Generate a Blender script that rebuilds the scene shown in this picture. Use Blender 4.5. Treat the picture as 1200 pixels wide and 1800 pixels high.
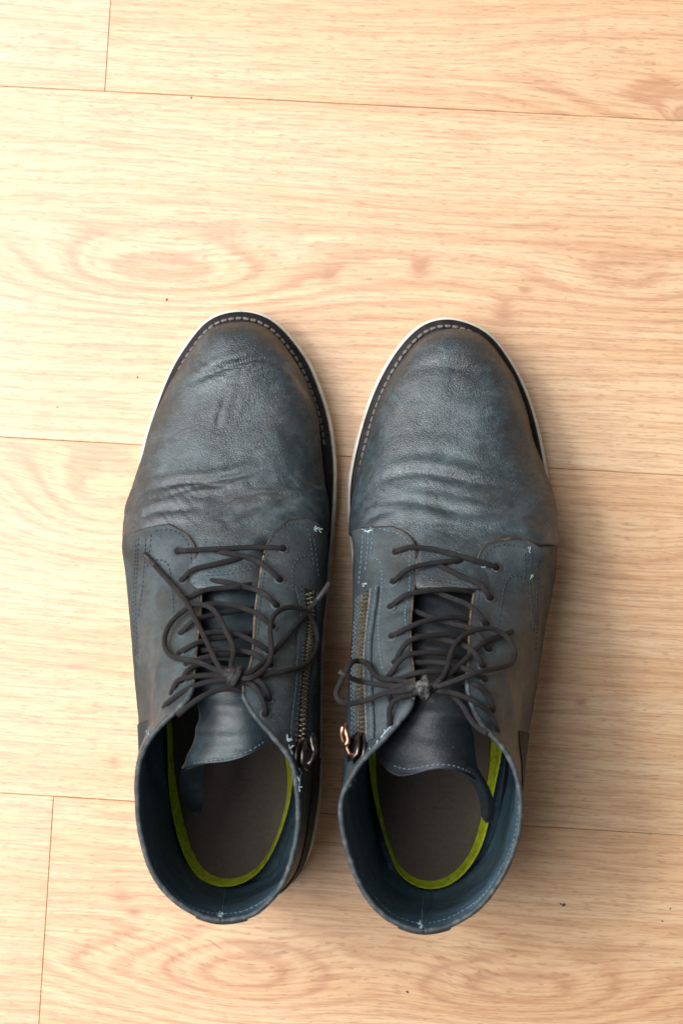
import bpy, math, random
import numpy as np
from mathutils import Vector, Matrix, noise as mnoise
from mathutils.bvhtree import BVHTree

random.seed(7)
sc = bpy.context.scene
for o in list(bpy.data.objects):
    bpy.data.objects.remove(o)

# ------------------------------------------------------------------ camera
CAM = np.array((0.035, -0.050, 1.150))
HALF_H = 0.2808                       # half of the floor height seen at the aim point
fwd = -CAM / np.linalg.norm(CAM)
rgt = np.cross(fwd, (0, 1, 0)); rgt /= np.linalg.norm(rgt)
upv = np.cross(rgt, fwd)
DIST = np.linalg.norm(CAM)
TANH = HALF_H / DIST
cam = bpy.data.cameras.new('camera')
cam.sensor_fit = 'VERTICAL'; cam.sensor_height = 36.0; cam.sensor_width = 24.0
cam.lens = 18.0 / TANH
cam.clip_start = 0.01; cam.clip_end = 50
cam.dof.use_dof = True; cam.dof.focus_distance = 1.085; cam.dof.aperture_fstop = 10.0
camo = bpy.data.objects.new('camera', cam); sc.collection.objects.link(camo)
camo.matrix_world = Matrix(((rgt[0], upv[0], -fwd[0], CAM[0]), (rgt[1], upv[1], -fwd[1], CAM[1]),
                            (rgt[2], upv[2], -fwd[2], CAM[2]), (0, 0, 0, 1)))
sc.camera = camo

# ------------------------------------------------------------------ light
wd = bpy.data.worlds.new('World'); sc.world = wd; wd.use_nodes = True
wd.node_tree.nodes['Background'].inputs[0].default_value = (1.0, 0.98, 0.96, 1)
wd.node_tree.nodes['Background'].inputs[1].default_value = 0.13

def area(name, loc, aim, size, power, col, shape='RECTANGLE', size_y=None):
    l = bpy.data.lights.new(name, 'AREA'); l.shape = shape; l.size = size
    if size_y: l.size_y = size_y
    l.energy = power; l.color = col
    o = bpy.data.objects.new(name, l); sc.collection.objects.link(o)
    o.location = loc
    o.rotation_euler = (Vector(aim) - Vector(loc)).to_track_quat('-Z', 'Y').to_euler()
    return o
area('main_lamp', (-0.95, 0.15, 1.95), (0.0, 0.0, 0.05), 0.48, 13, (1.0, 0.975, 0.95))
area('window_light', (-1.60, 0.45, 2.25), (0.0, -0.05, 0.05), 3.0, 187, (0.97, 0.985, 1.0), size_y=3.2)

sc.render.engine = 'CYCLES'
sc.view_settings.view_transform = 'Standard'; sc.view_settings.look = 'None'
sc.view_settings.exposure = 0.0; sc.view_settings.gamma = 1.0
sc.view_settings.use_curve_mapping = False
sc.render.resolution_x = 682; sc.render.resolution_y = 1024

# ------------------------------------------------------------------ picture point + height -> place
def ray(px, py):
    sx = (px - 600.0) / 900.0 * TANH; sy = (900.0 - py) / 900.0 * TANH
    return fwd + rgt * sx + upv * sy
def W(px, py, zmm):
    d = ray(px, py); k = (zmm * 0.001 - CAM[2]) / d[2]
    return CAM + d * k

# ------------------------------------------------------------------ splines and meshes
def nat(t, P, tq):
    t = np.asarray(t, float); P = np.asarray(P, float); tq = np.asarray(tq, float)
    n = len(t)
    if n == 2:
        return P[0] + (P[1] - P[0]) * ((tq - t[0]) / (t[1] - t[0]))[:, None]
    h = np.diff(t); A = np.zeros((n, n)); B = np.zeros_like(P)
    A[0, 0] = A[-1, -1] = 1
    for i in range(1, n - 1):
        A[i, i-1] = h[i-1]; A[i, i] = 2 * (h[i-1] + h[i]); A[i, i+1] = h[i]
        B[i] = 6 * ((P[i+1] - P[i]) / h[i] - (P[i] - P[i-1]) / h[i-1])
    M = np.linalg.solve(A, B)
    k = np.clip(np.searchsorted(t, tq, side='right') - 1, 0, n - 2)
    hk = h[k][:, None]; a = (t[k+1] - tq)[:, None]; b = (tq - t[k])[:, None]
    return (M[k] * a**3 + M[k+1] * b**3) / (6 * hk) + (P[k] / hk - M[k] * hk / 6) * a + (P[k+1] / hk - M[k+1] * hk / 6) * b
def chord(P):
    P = np.asarray(P, float); d = np.linalg.norm(np.diff(P, axis=0), axis=1)
    t = np.concatenate(([0], np.cumsum(np.maximum(d, 1e-7)**0.75)))
    return t / t[-1]
def curve(P, n):
    P = np.asarray(P, float)
    return nat(chord(P), P, np.linspace(0, 1, n))
def even(P, step=None, n=None):
    d = np.concatenate(([0], np.cumsum(np.linalg.norm(np.diff(P[:, :3], axis=0), axis=1))))
    if n is None: n = max(2, int(round(d[-1] / step)) + 1)
    q = np.linspace(0, d[-1], n)
    return np.stack([np.interp(q, d, P[:, k]) for k in range(P.shape[1])], 1)
def closed(P, n):
    P = np.asarray(P, float); m = len(P)
    Q = np.concatenate([P[-4:], P, P[:5]])
    d = np.concatenate(([0], np.cumsum(np.linalg.norm(np.diff(Q, axis=0), axis=1)**0.75)))
    return nat(d, Q, np.linspace(d[4], d[4 + m], n, endpoint=False))

def mesh_obj(name, verts, faces, mats, parent=None, org=None, midx=None, smooth=True, attrs=None):
    v = np.asarray(verts, float)
    if org is not None: v = v - org
    me = bpy.data.meshes.new(name)
    me.from_pydata([tuple(p) for p in v], [], faces)
    for m in (mats if isinstance(mats, (list, tuple)) else [mats]): me.materials.append(m)
    if midx is not None: me.polygons.foreach_set('material_index', midx)
    if smooth: me.polygons.foreach_set('use_smooth', [True] * len(me.polygons))
    if attrs:
        for k, val in attrs.items():
            a = me.attributes.new(k, 'FLOAT', 'POINT'); a.data.foreach_set('value', np.asarray(val, 'f'))
    me.update()
    o = bpy.data.objects.new(name, me); sc.collection.objects.link(o)
    if parent: o.parent = parent
    return o
def gfaces(nu, nv, base=0, flip=False, closeu=False):
    f = []
    for i in range(nu if closeu else nu - 1):
        j2 = (i + 1) % nu
        for j in range(nv - 1):
            a, b, c, d = base + i*nv + j, base + j2*nv + j, base + j2*nv + j + 1, base + i*nv + j + 1
            f.append((a, d, c, b) if flip else (a, b, c, d))
    return f
def gnormals(P, ref):
    du = np.gradient(P, axis=0); dv = np.gradient(P, axis=1)
    N = np.cross(du, dv); L = np.linalg.norm(N, axis=2, keepdims=True); N = N / np.maximum(L, 1e-12)
    s = 1.0 if np.sum(N * (P - ref)) > 0 else -1.0
    return N * s, s < 0
def shell(P, N, flip, th, inner=True):
    """outer grid, inner grid th deeper, and the four edge strips. Faces come with an index: 0 outer 1 inner 2.. edges"""
    nu, nv = P.shape[:2]
    V = np.concatenate([P.reshape(-1, 3), (P - N * th).reshape(-1, 3)])
    k = nu * nv
    F = gfaces(nu, nv, 0, flip); I = [0] * len(F)
    if inner:
        g = gfaces(nu, nv, k, not flip); F += g; I += [1] * len(g)
    def strip(ids, code):
        for a, b in zip(ids[:-1], ids[1:]):
            F.append((a, b, b + k, a + k)); I.append(code)
    strip([i*nv + nv - 1 for i in range(nu)], 2)
    strip([j for j in range(nv)], 3)
    strip([(nu-1)*nv + j for j in range(nv)], 4)
    strip([i*nv for i in range(nu)], 5)
    return V, F, I
def tube(path, rad, seg=10, caps=True):
    P = np.asarray(path, float); n = len(P)
    r = np.full(n, rad) if np.isscalar(rad) else np.asarray(rad)
    T = np.gradient(P, axis=0); T /= np.maximum(np.linalg.norm(T, axis=1, keepdims=True), 1e-12)
    ref = np.array((0, 0, 1.0)) if abs(T[0][2]) < 0.9 else np.array((1.0, 0, 0))
    nrm = np.cross(T[0], ref); nrm /= np.linalg.norm(nrm)
    V = []
    for i in range(n):
        nrm = nrm - T[i] * np.dot(nrm, T[i]); nrm /= max(np.linalg.norm(nrm), 1e-9)
        bn = np.cross(T[i], nrm)
        for k in range(seg):
            a = 2 * math.pi * k / seg
            V.append(P[i] + (nrm * math.cos(a) + bn * math.sin(a)) * r[i])
    F = []
    for i in range(n - 1):
        for k in range(seg):
            k2 = (k + 1) % seg
            F.append((i*seg + k, i*seg + k2, (i+1)*seg + k2, (i+1)*seg + k))
    if caps:
        F.append(tuple(range(seg - 1, -1, -1))); F.append(tuple((n-1)*seg + k for k in range(seg)))
    return V, F
def join(parts):
    V, F = [], []
    for v, f in parts:
        b = len(V); V += list(v); F += [tuple(i + b for i in q) for q in f]
    return V, F
def bvh(V, F):
    return BVHTree.FromPolygons([tuple(p) for p in V], F)
def cast(px, py, trees):
    d = ray(px, py); best = None
    for k, t in enumerate(trees):
        h = t.ray_cast(Vector(CAM), Vector(d))
        if h[0] is not None and (best is None or h[3] < best[3]): best = (np.array(h[0]), np.array(h[1]), k, h[3])
    if best is None: return None
    p, n, k, _ = best
    if np.dot(n, d) > 0: n = -n
    return p, n, k
def surf_path(pxs, trees, n=None, step=0.0008):
    q = np.asarray(pxs, float)
    q = curve(q, 12 * len(q)) if len(q) > 2 else np.linspace(q[0], q[1], 40)
    P, N = [], []
    for a in q:
        h = cast(a[0], a[1], trees)
        if h is None: continue
        P.append(h[0]); N.append(h[1])
    return np.array(P), np.array(N)
def stitch_geo(P, N, pitch=0.0026, length=0.0018, r=0.00040, lift=0.00015):
    """a row of little thread bars along P"""
    if len(P) < 2: return [], []
    d = np.concatenate(([0], np.cumsum(np.linalg.norm(np.diff(P, axis=0), axis=1))))
    V, F = [], []
    s = 0.0006
    ip = lambda A, x: np.array([np.interp(x, d, A[:, k]) for k in range(3)])
    while s + length < d[-1]:
        a, b = ip(P, s), ip(P, s + length); nn = ip(N, s + length / 2); nn /= np.linalg.norm(nn)
        t = b - a; L = np.linalg.norm(t)
        if L > 1e-5:
            t /= L; sd = np.cross(nn, t); base = len(V)
            mid = (a + b) / 2 + nn * lift
            for f, w, h in ((-.5, .35, -.2), (-.22, 1, .8), (.22, 1, .8), (.5, .35, -.2)):
                c = mid + t * L * f
                V += [c + sd * r * w, c + nn * r * h * 1.0, c - sd * r * w, c - nn * r * 1.2]
            for k in range(3):
                for q in range(4):
                    q2 = (q + 1) % 4
                    F.append((base+4*k+q, base+4*k+q2, base+4*k+4+q2, base+4*k+4+q))
            F.append((base, base+3, base+2, base+1)); F.append((base+12, base+13, base+14, base+15))
        s += pitch * random.uniform(0.93, 1.07)
    return V, F

# ------------------------------------------------------------------ materials
def newmat(name):
    m = bpy.data.materials.new(name); m.use_nodes = True
    nt = m.node_tree; b = nt.nodes['Principled BSDF']
    return m, nt, b
class NB:
    def __init__(s, nt): s.nt = nt
    def n(s, typ, **kw):
        x = s.nt.nodes.new(typ)
        for k, v in kw.items(): setattr(x, k, v)
        return x
    def lk(s, a, b): s.nt.links.new(a, b)
    def val(s, sock, v):
        if hasattr(v, 'is_linked') or isinstance(v, bpy.types.NodeSocket): s.lk(v, sock)
        else: sock.default_value = v
    def math(s, op, a, b=0.0, c=None, clamp=False):
        x = s.n('ShaderNodeMath', operation=op); x.use_clamp = clamp
        s.val(x.inputs[0], a); s.val(x.inputs[1], b)
        if c is not None: s.val(x.inputs[2], c)
        return x.outputs[0]
    def noise(s, vec, scale, detail=3, rough=0.55, dist=0.0):
        x = s.n('ShaderNodeTexNoise'); s.lk(vec, x.inputs['Vector'])
        x.inputs['Scale'].default_value = scale; x.inputs['Detail'].default_value = detail
        x.inputs['Roughness'].default_value = rough; x.inputs['Distortion'].default_value = dist
        return x.outputs['Fac']
    def mapping(s, vec, loc=(0,0,0), rot=(0,0,0), scale=(1,1,1)):
        x = s.n('ShaderNodeMapping'); s.lk(vec, x.inputs[0])
        x.inputs['Location'].default_value = loc; x.inputs['Rotation'].default_value = rot; x.inputs['Scale'].default_value = scale
        return x.outputs[0]
    def ramp(s, fac, stops, interp='LINEAR'):
        x = s.n('ShaderNodeValToRGB'); s.lk(fac, x.inputs[0]); cr = x.color_ramp; cr.interpolation = interp
        while len(cr.elements) > 1: cr.elements.remove(cr.elements[-1])
        for i, (p, c) in enumerate(stops):
            e = cr.elements[0] if i == 0 else cr.elements.new(p)
            e.position = p; e.color = (*c, 1) if len(c) == 3 else c
        return x.outputs[0]
    def sstep(s, v, a, b):
        x = s.n('ShaderNodeMapRange', interpolation_type='SMOOTHSTEP'); s.val(x.inputs[0], v)
        x.inputs[1].default_value = a; x.inputs[2].default_value = b
        return x.outputs[0]
    def mix(s, fac, a, b, mode='MIX'):
        x = s.n('ShaderNodeMix', data_type='RGBA', blend_type=mode); s.val(x.inputs[0], fac)
        for sock, v in ((x.inputs[6], a), (x.inputs[7], b)):
            if isinstance(v, tuple): sock.default_value = (*v, 1) if len(v) == 3 else v
            else: s.lk(v, sock)
        return x.outputs[2]
    def bump(s, h, strength, dist, prev=None):
        x = s.n('ShaderNodeBump'); s.lk(h, x.inputs['Height'])
        x.inputs['Strength'].default_value = strength; x.inputs['Distance'].default_value = dist
        if prev is not None: s.lk(prev, x.inputs['Normal'])
        return x.outputs[0]

def leather(name, deep, mid, pale, brown, rough=(0.34, 0.48), grain=1.0, seed=0.0, burn=False, spec=0.80):
    m, nt, b = newmat(name); q = NB(nt)
    pos = q.n('ShaderNodeNewGeometry').outputs['Position']
    pos = q.mapping(pos, loc=(seed, seed * .7, seed * .3))
    big = q.noise(pos, 26, 5, 0.65, 0.6)
    sm = q.noise(q.mapping(pos, scale=(1, 1.5, 1)), 130, 5, 0.7)
    f = q.math('ADD', q.math('MULTIPLY', big, 0.62), q.math('MULTIPLY', sm, 0.38))
    col = q.ramp(f, [(0.30, deep), (0.48, mid), (0.68, pale)])
    bf = q.sstep(q.noise(pos, 19, 4, 0.65, 0.9), 0.47, 0.66)
    bf = q.math('MULTIPLY', bf, 0.55)
    col = q.mix(bf, col, brown)
    fine = q.noise(pos, 900, 3, 0.7)
    col = q.mix(q.sstep(fine, 0.58, 0.78), col, q.mix(0.5, col, tuple(min(1, c * 2.2) for c in pale)))
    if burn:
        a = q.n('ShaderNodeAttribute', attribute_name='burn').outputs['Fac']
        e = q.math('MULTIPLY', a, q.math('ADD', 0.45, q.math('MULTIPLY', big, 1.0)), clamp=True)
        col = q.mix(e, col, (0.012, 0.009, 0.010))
    # pale scuff nicks
    sc_ = q.sstep(q.noise(pos, 230, 2, 0.5), 0.755, 0.80)
    col = q.mix(q.math('MULTIPLY', sc_, 0.5), col, (0.25, 0.27, 0.26))
    q.lk(col, b.inputs['Base Color'])
    rr = q.n('ShaderNodeMapRange'); q.lk(q.noise(pos, 60, 3), rr.inputs[0])
    rr.inputs[1].default_value = 0.3; rr.inputs[2].default_value = 0.7; rr.inputs[3].default_value = rough[0]; rr.inputs[4].default_value = rough[1]
    mt = q.n('ShaderNodeAttribute', attribute_name='matte').outputs['Fac']
    q.lk(q.math('ADD', rr.outputs[0], q.math('MULTIPLY', mt, 0.30), clamp=True), b.inputs['Roughness'])
    q.lk(q.math('MULTIPLY', q.math('SUBTRACT', 1.0, q.math('MULTIPLY', mt, 0.85)), spec), b.inputs['Specular IOR Level'])
    vor = q.n('ShaderNodeTexVoronoi', feature='DISTANCE_TO_EDGE'); q.lk(pos, vor.inputs['Vector']); vor.inputs['Scale'].default_value = 950
    h1 = q.sstep(vor.outputs['Distance'], 0.0, 0.25)
    n1 = q.bump(h1, 0.34 * grain, 0.0004)
    n2 = q.bump(q.noise(pos, 380, 4, 0.7), 0.26 * grain, 0.0007, n1)
    n3 = q.bump(q.noise(pos, 60, 3, 0.5), 0.22, 0.0030, n2)
    q.lk(n3, b.inputs['Normal'])
    return m
SL_DEEP, SL_MID, SL_PALE, SL_BR = (0.006, 0.009, 0.011), (0.023, 0.034, 0.040), (0.070, 0.101, 0.112), (0.036, 0.031, 0.026)
MAT = {}
for tagn, sd in (('a', 0.0), ('b', 3.7)):
    MAT['vamp' + tagn] = leather('vamp_leather_' + tagn, SL_DEEP, SL_MID, SL_PALE, SL_BR, seed=sd, burn=True)
    MAT['quarter' + tagn] = leather('quarter_leather_' + tagn, (0.018, 0.023, 0.026), (0.038, 0.050, 0.056), (0.072, 0.096, 0.104), (0.040, 0.037, 0.031), seed=sd + 1.3, rough=(0.44, 0.60), spec=0.38)
    MAT['tongue' + tagn] = leather('tongue_leather_' + tagn, (0.009, 0.011, 0.014) if tagn == 'b' else (0.014, 0.022, 0.028),
                                   (0.015, 0.018, 0.022) if tagn == 'b' else (0.024, 0.036, 0.043), (0.030, 0.036, 0.042) if tagn == 'b' else (0.052, 0.075, 0.083),
                                   (0.05, 0.045, 0.04), rough=(0.34, 0.52), grain=0.6, seed=sd + 2.1, spec=0.30 if tagn == 'b' else 0.5)
    MAT['lining' + tagn] = leather('lining_leather_' + tagn, (0.018, 0.042, 0.066), (0.042, 0.085, 0.122), (0.105, 0.170, 0.210), (0.05, 0.075, 0.09),
                                   rough=(0.40, 0.58), grain=0.7, seed=sd + 4.4, spec=0.42)

def simple(name, cols, scale=300, rough=0.6, bump=0.2, dist=0.0004, metal=0.0, spec=0.4, detail=4, stretch=(1, 1, 1)):
    m, nt, b = newmat(name); q = NB(nt)
    pos = q.mapping(q.n('ShaderNodeNewGeometry').outputs['Position'], scale=stretch)
    f = q.noise(pos, scale, detail, 0.65)
    q.lk(q.ramp(f, [(0.3 + 0.4 * i / max(1, len(cols) - 1), c) for i, c in enumerate(cols)]), b.inputs['Base Color'])
    b.inputs['Roughness'].default_value = rough; b.inputs['Metallic'].default_value = metal
    b.inputs['Specular IOR Level'].default_value = spec
    if bump: q.lk(q.bump(q.noise(pos, scale * 2.2, 3, 0.7), bump, dist), b.inputs['Normal'])
    return m
MAT['tan_edge'] = simple('raw_cut_edge', [(0.045, 0.033, 0.025), (0.125, 0.090, 0.062), (0.25, 0.19, 0.13)], 260, 0.8, 0.5, 0.0005)
MAT['lip'] = simple('shaded_raw_panel_edge', [(0.020, 0.017, 0.016), (0.040, 0.032, 0.027), (0.11, 0.085, 0.065)], 120, 0.6, 0.4, 0.0004)  # raw brown edge, with the shadow line along it mixed into the tone
MAT['collar_edge'] = simple('worn_collar_edge', [(0.018, 0.024, 0.028), (0.038, 0.048, 0.053), (0.10, 0.11, 0.105)], 230, 0.6, 0.35, 0.0004)
MAT['dark_edge'] = simple('dark_cut_edge', [(0.025, 0.022, 0.02), (0.06, 0.05, 0.045)], 400, 0.7, 0.4)
MAT['rubber'] = simple('cream_rubber', [(0.50, 0.46, 0.38), (0.66, 0.62, 0.53), (0.74, 0.70, 0.62)], 120, 0.55, 0.15, 0.0003)
MAT['welt'] = simple('dark_welt_leather', [(0.008, 0.006, 0.007), (0.014, 0.011, 0.012), (0.026, 0.020, 0.021)], 180, 0.6, 0.35, 0.0005, spec=0.2)
MAT['thread_dark'] = simple('dark_blue_thread', [(0.020, 0.030, 0.042), (0.045, 0.062, 0.080)], 900, 0.8, 0)
MAT['thread_blue'] = simple('faded_blue_thread', [(0.06, 0.10, 0.13), (0.16, 0.23, 0.27)], 500, 0.85, 0)
MAT['thread_pale'] = simple('bleached_blue_thread', [(0.10, 0.19, 0.25), (0.25, 0.37, 0.42), (0.45, 0.52, 0.52)], 700, 0.9, 0)
MAT['fluff'] = simple('bleached_fluff', [(0.16, 0.24, 0.27), (0.36, 0.42, 0.42)], 700, 0.9, 0)
MAT['thread_grey'] = simple('grey_welt_thread', [(0.10, 0.093, 0.083), (0.22, 0.205, 0.185)], 600, 0.8, 0.3)
MAT['lime'] = simple('lime_green_felt', [(0.24, 0.30, 0.004), (0.40, 0.47, 0.010), (0.54, 0.58, 0.03)], 260, 0.9, 0.6, 0.0008)
MAT['footbed'] = simple('taupe_footbed', [(0.105, 0.083, 0.070), (0.118, 0.094, 0.080), (0.130, 0.105, 0.090)], 500, 0.8, 0.25, 0.0004)
MAT['print'] = simple('faded_print', [(0.092, 0.072, 0.060), (0.108, 0.086, 0.073)], 500, 0.8, 0)
MAT['gunmetal'] = simple('gunmetal', [(0.08, 0.065, 0.06), (0.20, 0.17, 0.155)], 260, 0.32, 0.1, 0.0002, metal=1.0)
MAT['copper'] = simple('worn_copper', [(0.12, 0.06, 0.04), (0.40, 0.22, 0.15), (0.62, 0.40, 0.29)], 300, 0.34, 0.1, 0.0002, metal=1.0)
MAT['brass'] = simple('dull_brass_teeth', [(0.12, 0.10, 0.08), (0.30, 0.26, 0.20), (0.50, 0.45, 0.36)], 500, 0.35, 0.0, metal=0.7)
MAT['tape'] = simple('zip_tape', [(0.008, 0.007, 0.007), (0.022, 0.019, 0.016)], 700, 0.9, 0.4)
MAT['tape_beige'] = simple('zip_tape_beige', [(0.07, 0.056, 0.035), (0.15, 0.125, 0.08), (0.26, 0.23, 0.17)], 500, 0.9, 0.4)
MAT['hole'] = simple('eyelet_dark', [(0.008, 0.007, 0.007), (0.015, 0.013, 0.013)], 300, 0.8, 0)
MAT['aglet'] = simple('dark_aglet', [(0.025, 0.022, 0.022), (0.06, 0.052, 0.05)], 300, 0.3, 0)
MAT['aglet_amber'] = simple('amber_aglet', [(0.22, 0.11, 0.04), (0.38, 0.22, 0.09)], 300, 0.25, 0)
MAT['crumb'] = simple('dark_crumb', [(0.03, 0.028, 0.026), (0.10, 0.09, 0.08)], 900, 0.9, 0.3)
MAT['crumb_red'] = simple('rust_crumb', [(0.25, 0.07, 0.02), (0.36, 0.12, 0.04)], 900, 0.9, 0.3)

def lace_mat(name, cols, wear):
    m, nt, b = newmat(name); q = NB(nt)
    pos = q.n('ShaderNodeNewGeometry').outputs['Position']
    f = q.noise(pos, 160, 4, 0.7)
    col = q.ramp(f, [(0.3, cols[0]), (0.55, cols[1]), (0.72, cols[2])])
    # braid: diagonal threads along the cord (attributes s = metres along, a = turn around)
    s_ = q.n('ShaderNodeAttribute', attribute_name='s').outputs['Fac']; a_ = q.n('ShaderNodeAttribute', attribute_name='a').outputs['Fac']
    w1 = q.math('SINE', q.math('ADD', q.math('MULTIPLY', s_, 6.283 / 0.0017), q.math('MULTIPLY', a_, 6.283 * 5)))
    w2 = q.math('SINE', q.math('SUBTRACT', q.math('MULTIPLY', s_, 6.283 / 0.0017), q.math('MULTIPLY', a_, 6.283 * 5)))
    h = q.math('MAXIMUM', w1, w2)
    col = q.mix(q.math('MULTIPLY', q.sstep(h, 0.2, -0.7), 0.55), col, (0.012, 0.010, 0.010))
    if wear:
        w = q.n('ShaderNodeAttribute', attribute_name='wear').outputs['Fac']
        k = q.math('MULTIPLY', w, q.sstep(q.noise(pos, 300, 3, 0.7), 0.40, 0.62))
        col = q.mix(k, col, (0.34, 0.335, 0.33))
    q.lk(col, b.inputs['Base Color'])
    b.inputs['Roughness'].default_value = 0.62; b.inputs['Specular IOR Level'].default_value = 0.35
    n1 = q.bump(h, 0.55, 0.0004)
    q.lk(q.bump(q.noise(pos, 1500, 2, 0.7), 0.3, 0.0004, n1), b.inputs['Normal'])
    return m
MAT['lace'] = lace_mat('waxed_brown_lace', [(0.008, 0.007, 0.008), (0.014, 0.012, 0.013), (0.027, 0.024, 0.026)], True)

# ------------------------------------------------------------------ floor
def P0(px, py): return W(px, py, 0.0)
seams = [((0, 150), (1200, 214)), ((0, 768), (1200, 835)), ((0, 1395), (1200, 1468))]
angs = [math.atan2(*(P0(*b) - P0(*a))[[1, 0]]) for a, b in seams]
FA = float(np.mean(angs))
ca, sa = math.cos(FA), math.sin(FA)
def to_floor(p): return np.array((ca * p[0] + sa * p[1], -sa * p[0] + ca * p[1]))
ys = [0.5 * (to_floor(P0(*a))[1] + to_floor(P0(*b))[1]) for a, b in seams]
PW = (ys[0] - ys[2]) / 2.0
Y0 = float(np.mean(ys))               # the middle seam
print('plank width', PW, 'angle', math.degrees(FA), [y - Y0 for y in ys])
floor_root = mesh_obj('floor', [(-2.2, -2.2, -0.014), (2.2, -2.2, -0.014), (2.2, 2.2, -0.014), (-2.2, 2.2, -0.014)], [(0, 1, 2, 3)], MAT['crumb'], smooth=False)
floor_root['kind'] = 'structure'
floor_root.rotation_euler = (0, 0, FA)

def wood(name, knots, seed, tint):
    m, nt, b = newmat(name); q = NB(nt)
    tc = q.n('ShaderNodeTexCoord').outputs['Object']
    sep = q.n('ShaderNodeSeparateXYZ'); q.lk(tc, sep.inputs[0]); X, Y = sep.outputs[0], sep.outputs[1]
    sh = q.mapping(tc, loc=(seed, seed * 1.7, 0))
    # height of the growth surface: contour lines of it are the figure of the board
    f = q.math('ADD', Y, q.math('MULTIPLY', q.math('SUBTRACT', q.noise(q.mapping(sh, scale=(1.3, 7, 1)), 1.0, 2, 0.5), 0.5), 0.060))
    f = q.math('ADD', f, q.math('MULTIPLY', q.math('SUBTRACT', q.noise(q.mapping(sh, scale=(10, 38, 1)), 1.0, 3, 0.6), 0.5), 0.0085))
    core = None; near = None
    for (kx, ky, sx, sy, A) in knots:
        dx = q.math('DIVIDE', q.math('SUBTRACT', X, kx), sx); dy = q.math('DIVIDE', q.math('SUBTRACT', Y, ky), sy)
        r2 = q.math('ADD', q.math('MULTIPLY', dx, dx), q.math('MULTIPLY', dy, dy))
        g = q.math('EXPONENT', q.math('MULTIPLY', r2, -1.0))
        f = q.math('ADD', f, q.math('MULTIPLY', g, A))
        if sx >= 0.012:
            g2 = q.math('EXPONENT', q.math('MULTIPLY', r2, -0.30))
            f = q.math('SUBTRACT', f, q.math('MULTIPLY', q.math('MULTIPLY', q.math('SUBTRACT', Y, ky), g2), 0.75))
            near = g2 if near is None else q.math('MAXIMUM', near, g2)
        if sx < 0.012:
            core = g if core is None else q.math('MAXIMUM', core, g)
    jit = q.math('MULTIPLY', q.math('SUBTRACT', q.noise(q.mapping(sh, scale=(90, 700, 1)), 1.0, 2, 0.6), 0.5), 0.0013)
    ph = q.math('MULTIPLY', q.math('ADD', f, jit), 6.283 / 0.0090)
    ring = q.math('ADD', q.math('MULTIPLY', q.math('SINE', ph), 0.5), 0.5)
    ring = q.math('POWER', ring, 2.2)
    ring2 = q.math('ADD', q.math('MULTIPLY', q.math('SINE', q.math('ADD', q.math('MULTIPLY', ph, 2.63), 1.0)), 0.5), 0.5)
    mod = q.sstep(q.noise(q.mapping(sh, scale=(3.0, 14, 1)), 1.0, 3, 0.55), 0.36, 0.66)
    fig = q.math('MULTIPLY', q.math('ADD', q.math('MULTIPLY', ring, 0.80), q.math('MULTIPLY', ring2, 0.20)), q.math('ADD', q.math('ADD', 0.16, q.math('MULTIPLY', mod, 0.42)), q.math('MULTIPLY', near if near is not None else 0.0, 0.50)), clamp=True)
    # fibres: follow the same surface so they bend round the knots
    cmb = q.n('ShaderNodeCombineXYZ'); q.lk(q.math('ADD', X, seed), cmb.inputs[0]); q.lk(q.math('ADD', q.math('ADD', q.math('MULTIPLY', f, 0.35), q.math('MULTIPLY', Y, 0.65)), seed), cmb.inputs[1])
    fib = q.noise(q.mapping(cmb.outputs[0], scale=(26, 900, 1)), 1.0, 3, 0.6)
    dash = q.noise(q.mapping(cmb.outputs[0], scale=(90, 900, 1)), 1.0, 2, 0.5)
    dash = q.sstep(dash, 0.51, 0.62)
    band = q.noise(q.mapping(cmb.outputs[0], scale=(1.4, 38, 1)), 1.0, 3, 0.55)
    light = tuple(c * t for c, t in zip((0.705, 0.490, 0.298), tint)); midc = tuple(c * t for c, t in zip((0.650, 0.400, 0.214), tint))
    dark = tuple(c * t for c, t in zip((0.470, 0.232, 0.118), tint))
    col = q.mix(q.sstep(band, 0.34, 0.68), light, midc)
    col = q.mix(q.math('MULTIPLY', fig, 0.85), col, dark)
    col = q.mix(q.math('MULTIPLY', dash, q.math('ADD', 0.24, q.math('MULTIPLY', fig, 0.40))), col, dark)
    col = q.mix(q.math('MULTIPLY', q.sstep(fib, 0.51, 0.59), 0.40), col, tuple(c * 0.82 for c in dark))
    col = q.mix(q.math('MULTIPLY', q.sstep(fib, 0.47, 0.34), 0.32), col, tuple(min(1, c * 1.10) for c in light))
    pore = q.sstep(q.noise(q.mapping(cmb.outputs[0], scale=(130, 1000, 1)), 1.0, 1, 0.5), 0.62, 0.68)
    col = q.mix(q.math('MULTIPLY', pore, 0.42), col, tuple(c * 0.62 for c in dark))
    if core is not None:
        col = q.mix(q.math('MULTIPLY', core, 0.75, clamp=True), col, tuple(c * 0.85 for c in dark))
    q.lk(col, b.inputs['Base Color'])
    b.inputs['Specular IOR Level'].default_value = 0.75
    rr = q.n('ShaderNodeMapRange'); q.lk(q.noise(sh, 14, 4, 0.6), rr.inputs[0])
    rr.inputs[3].default_value = 0.32; rr.inputs[4].default_value = 0.44
    q.lk(rr.outputs[0], b.inputs['Roughness'])
    q.lk(q.bump(q.math('ADD', fib, q.math('MULTIPLY', dash, -0.6)), 0.07, 0.0006), b.inputs['Normal'])
    return m

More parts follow.
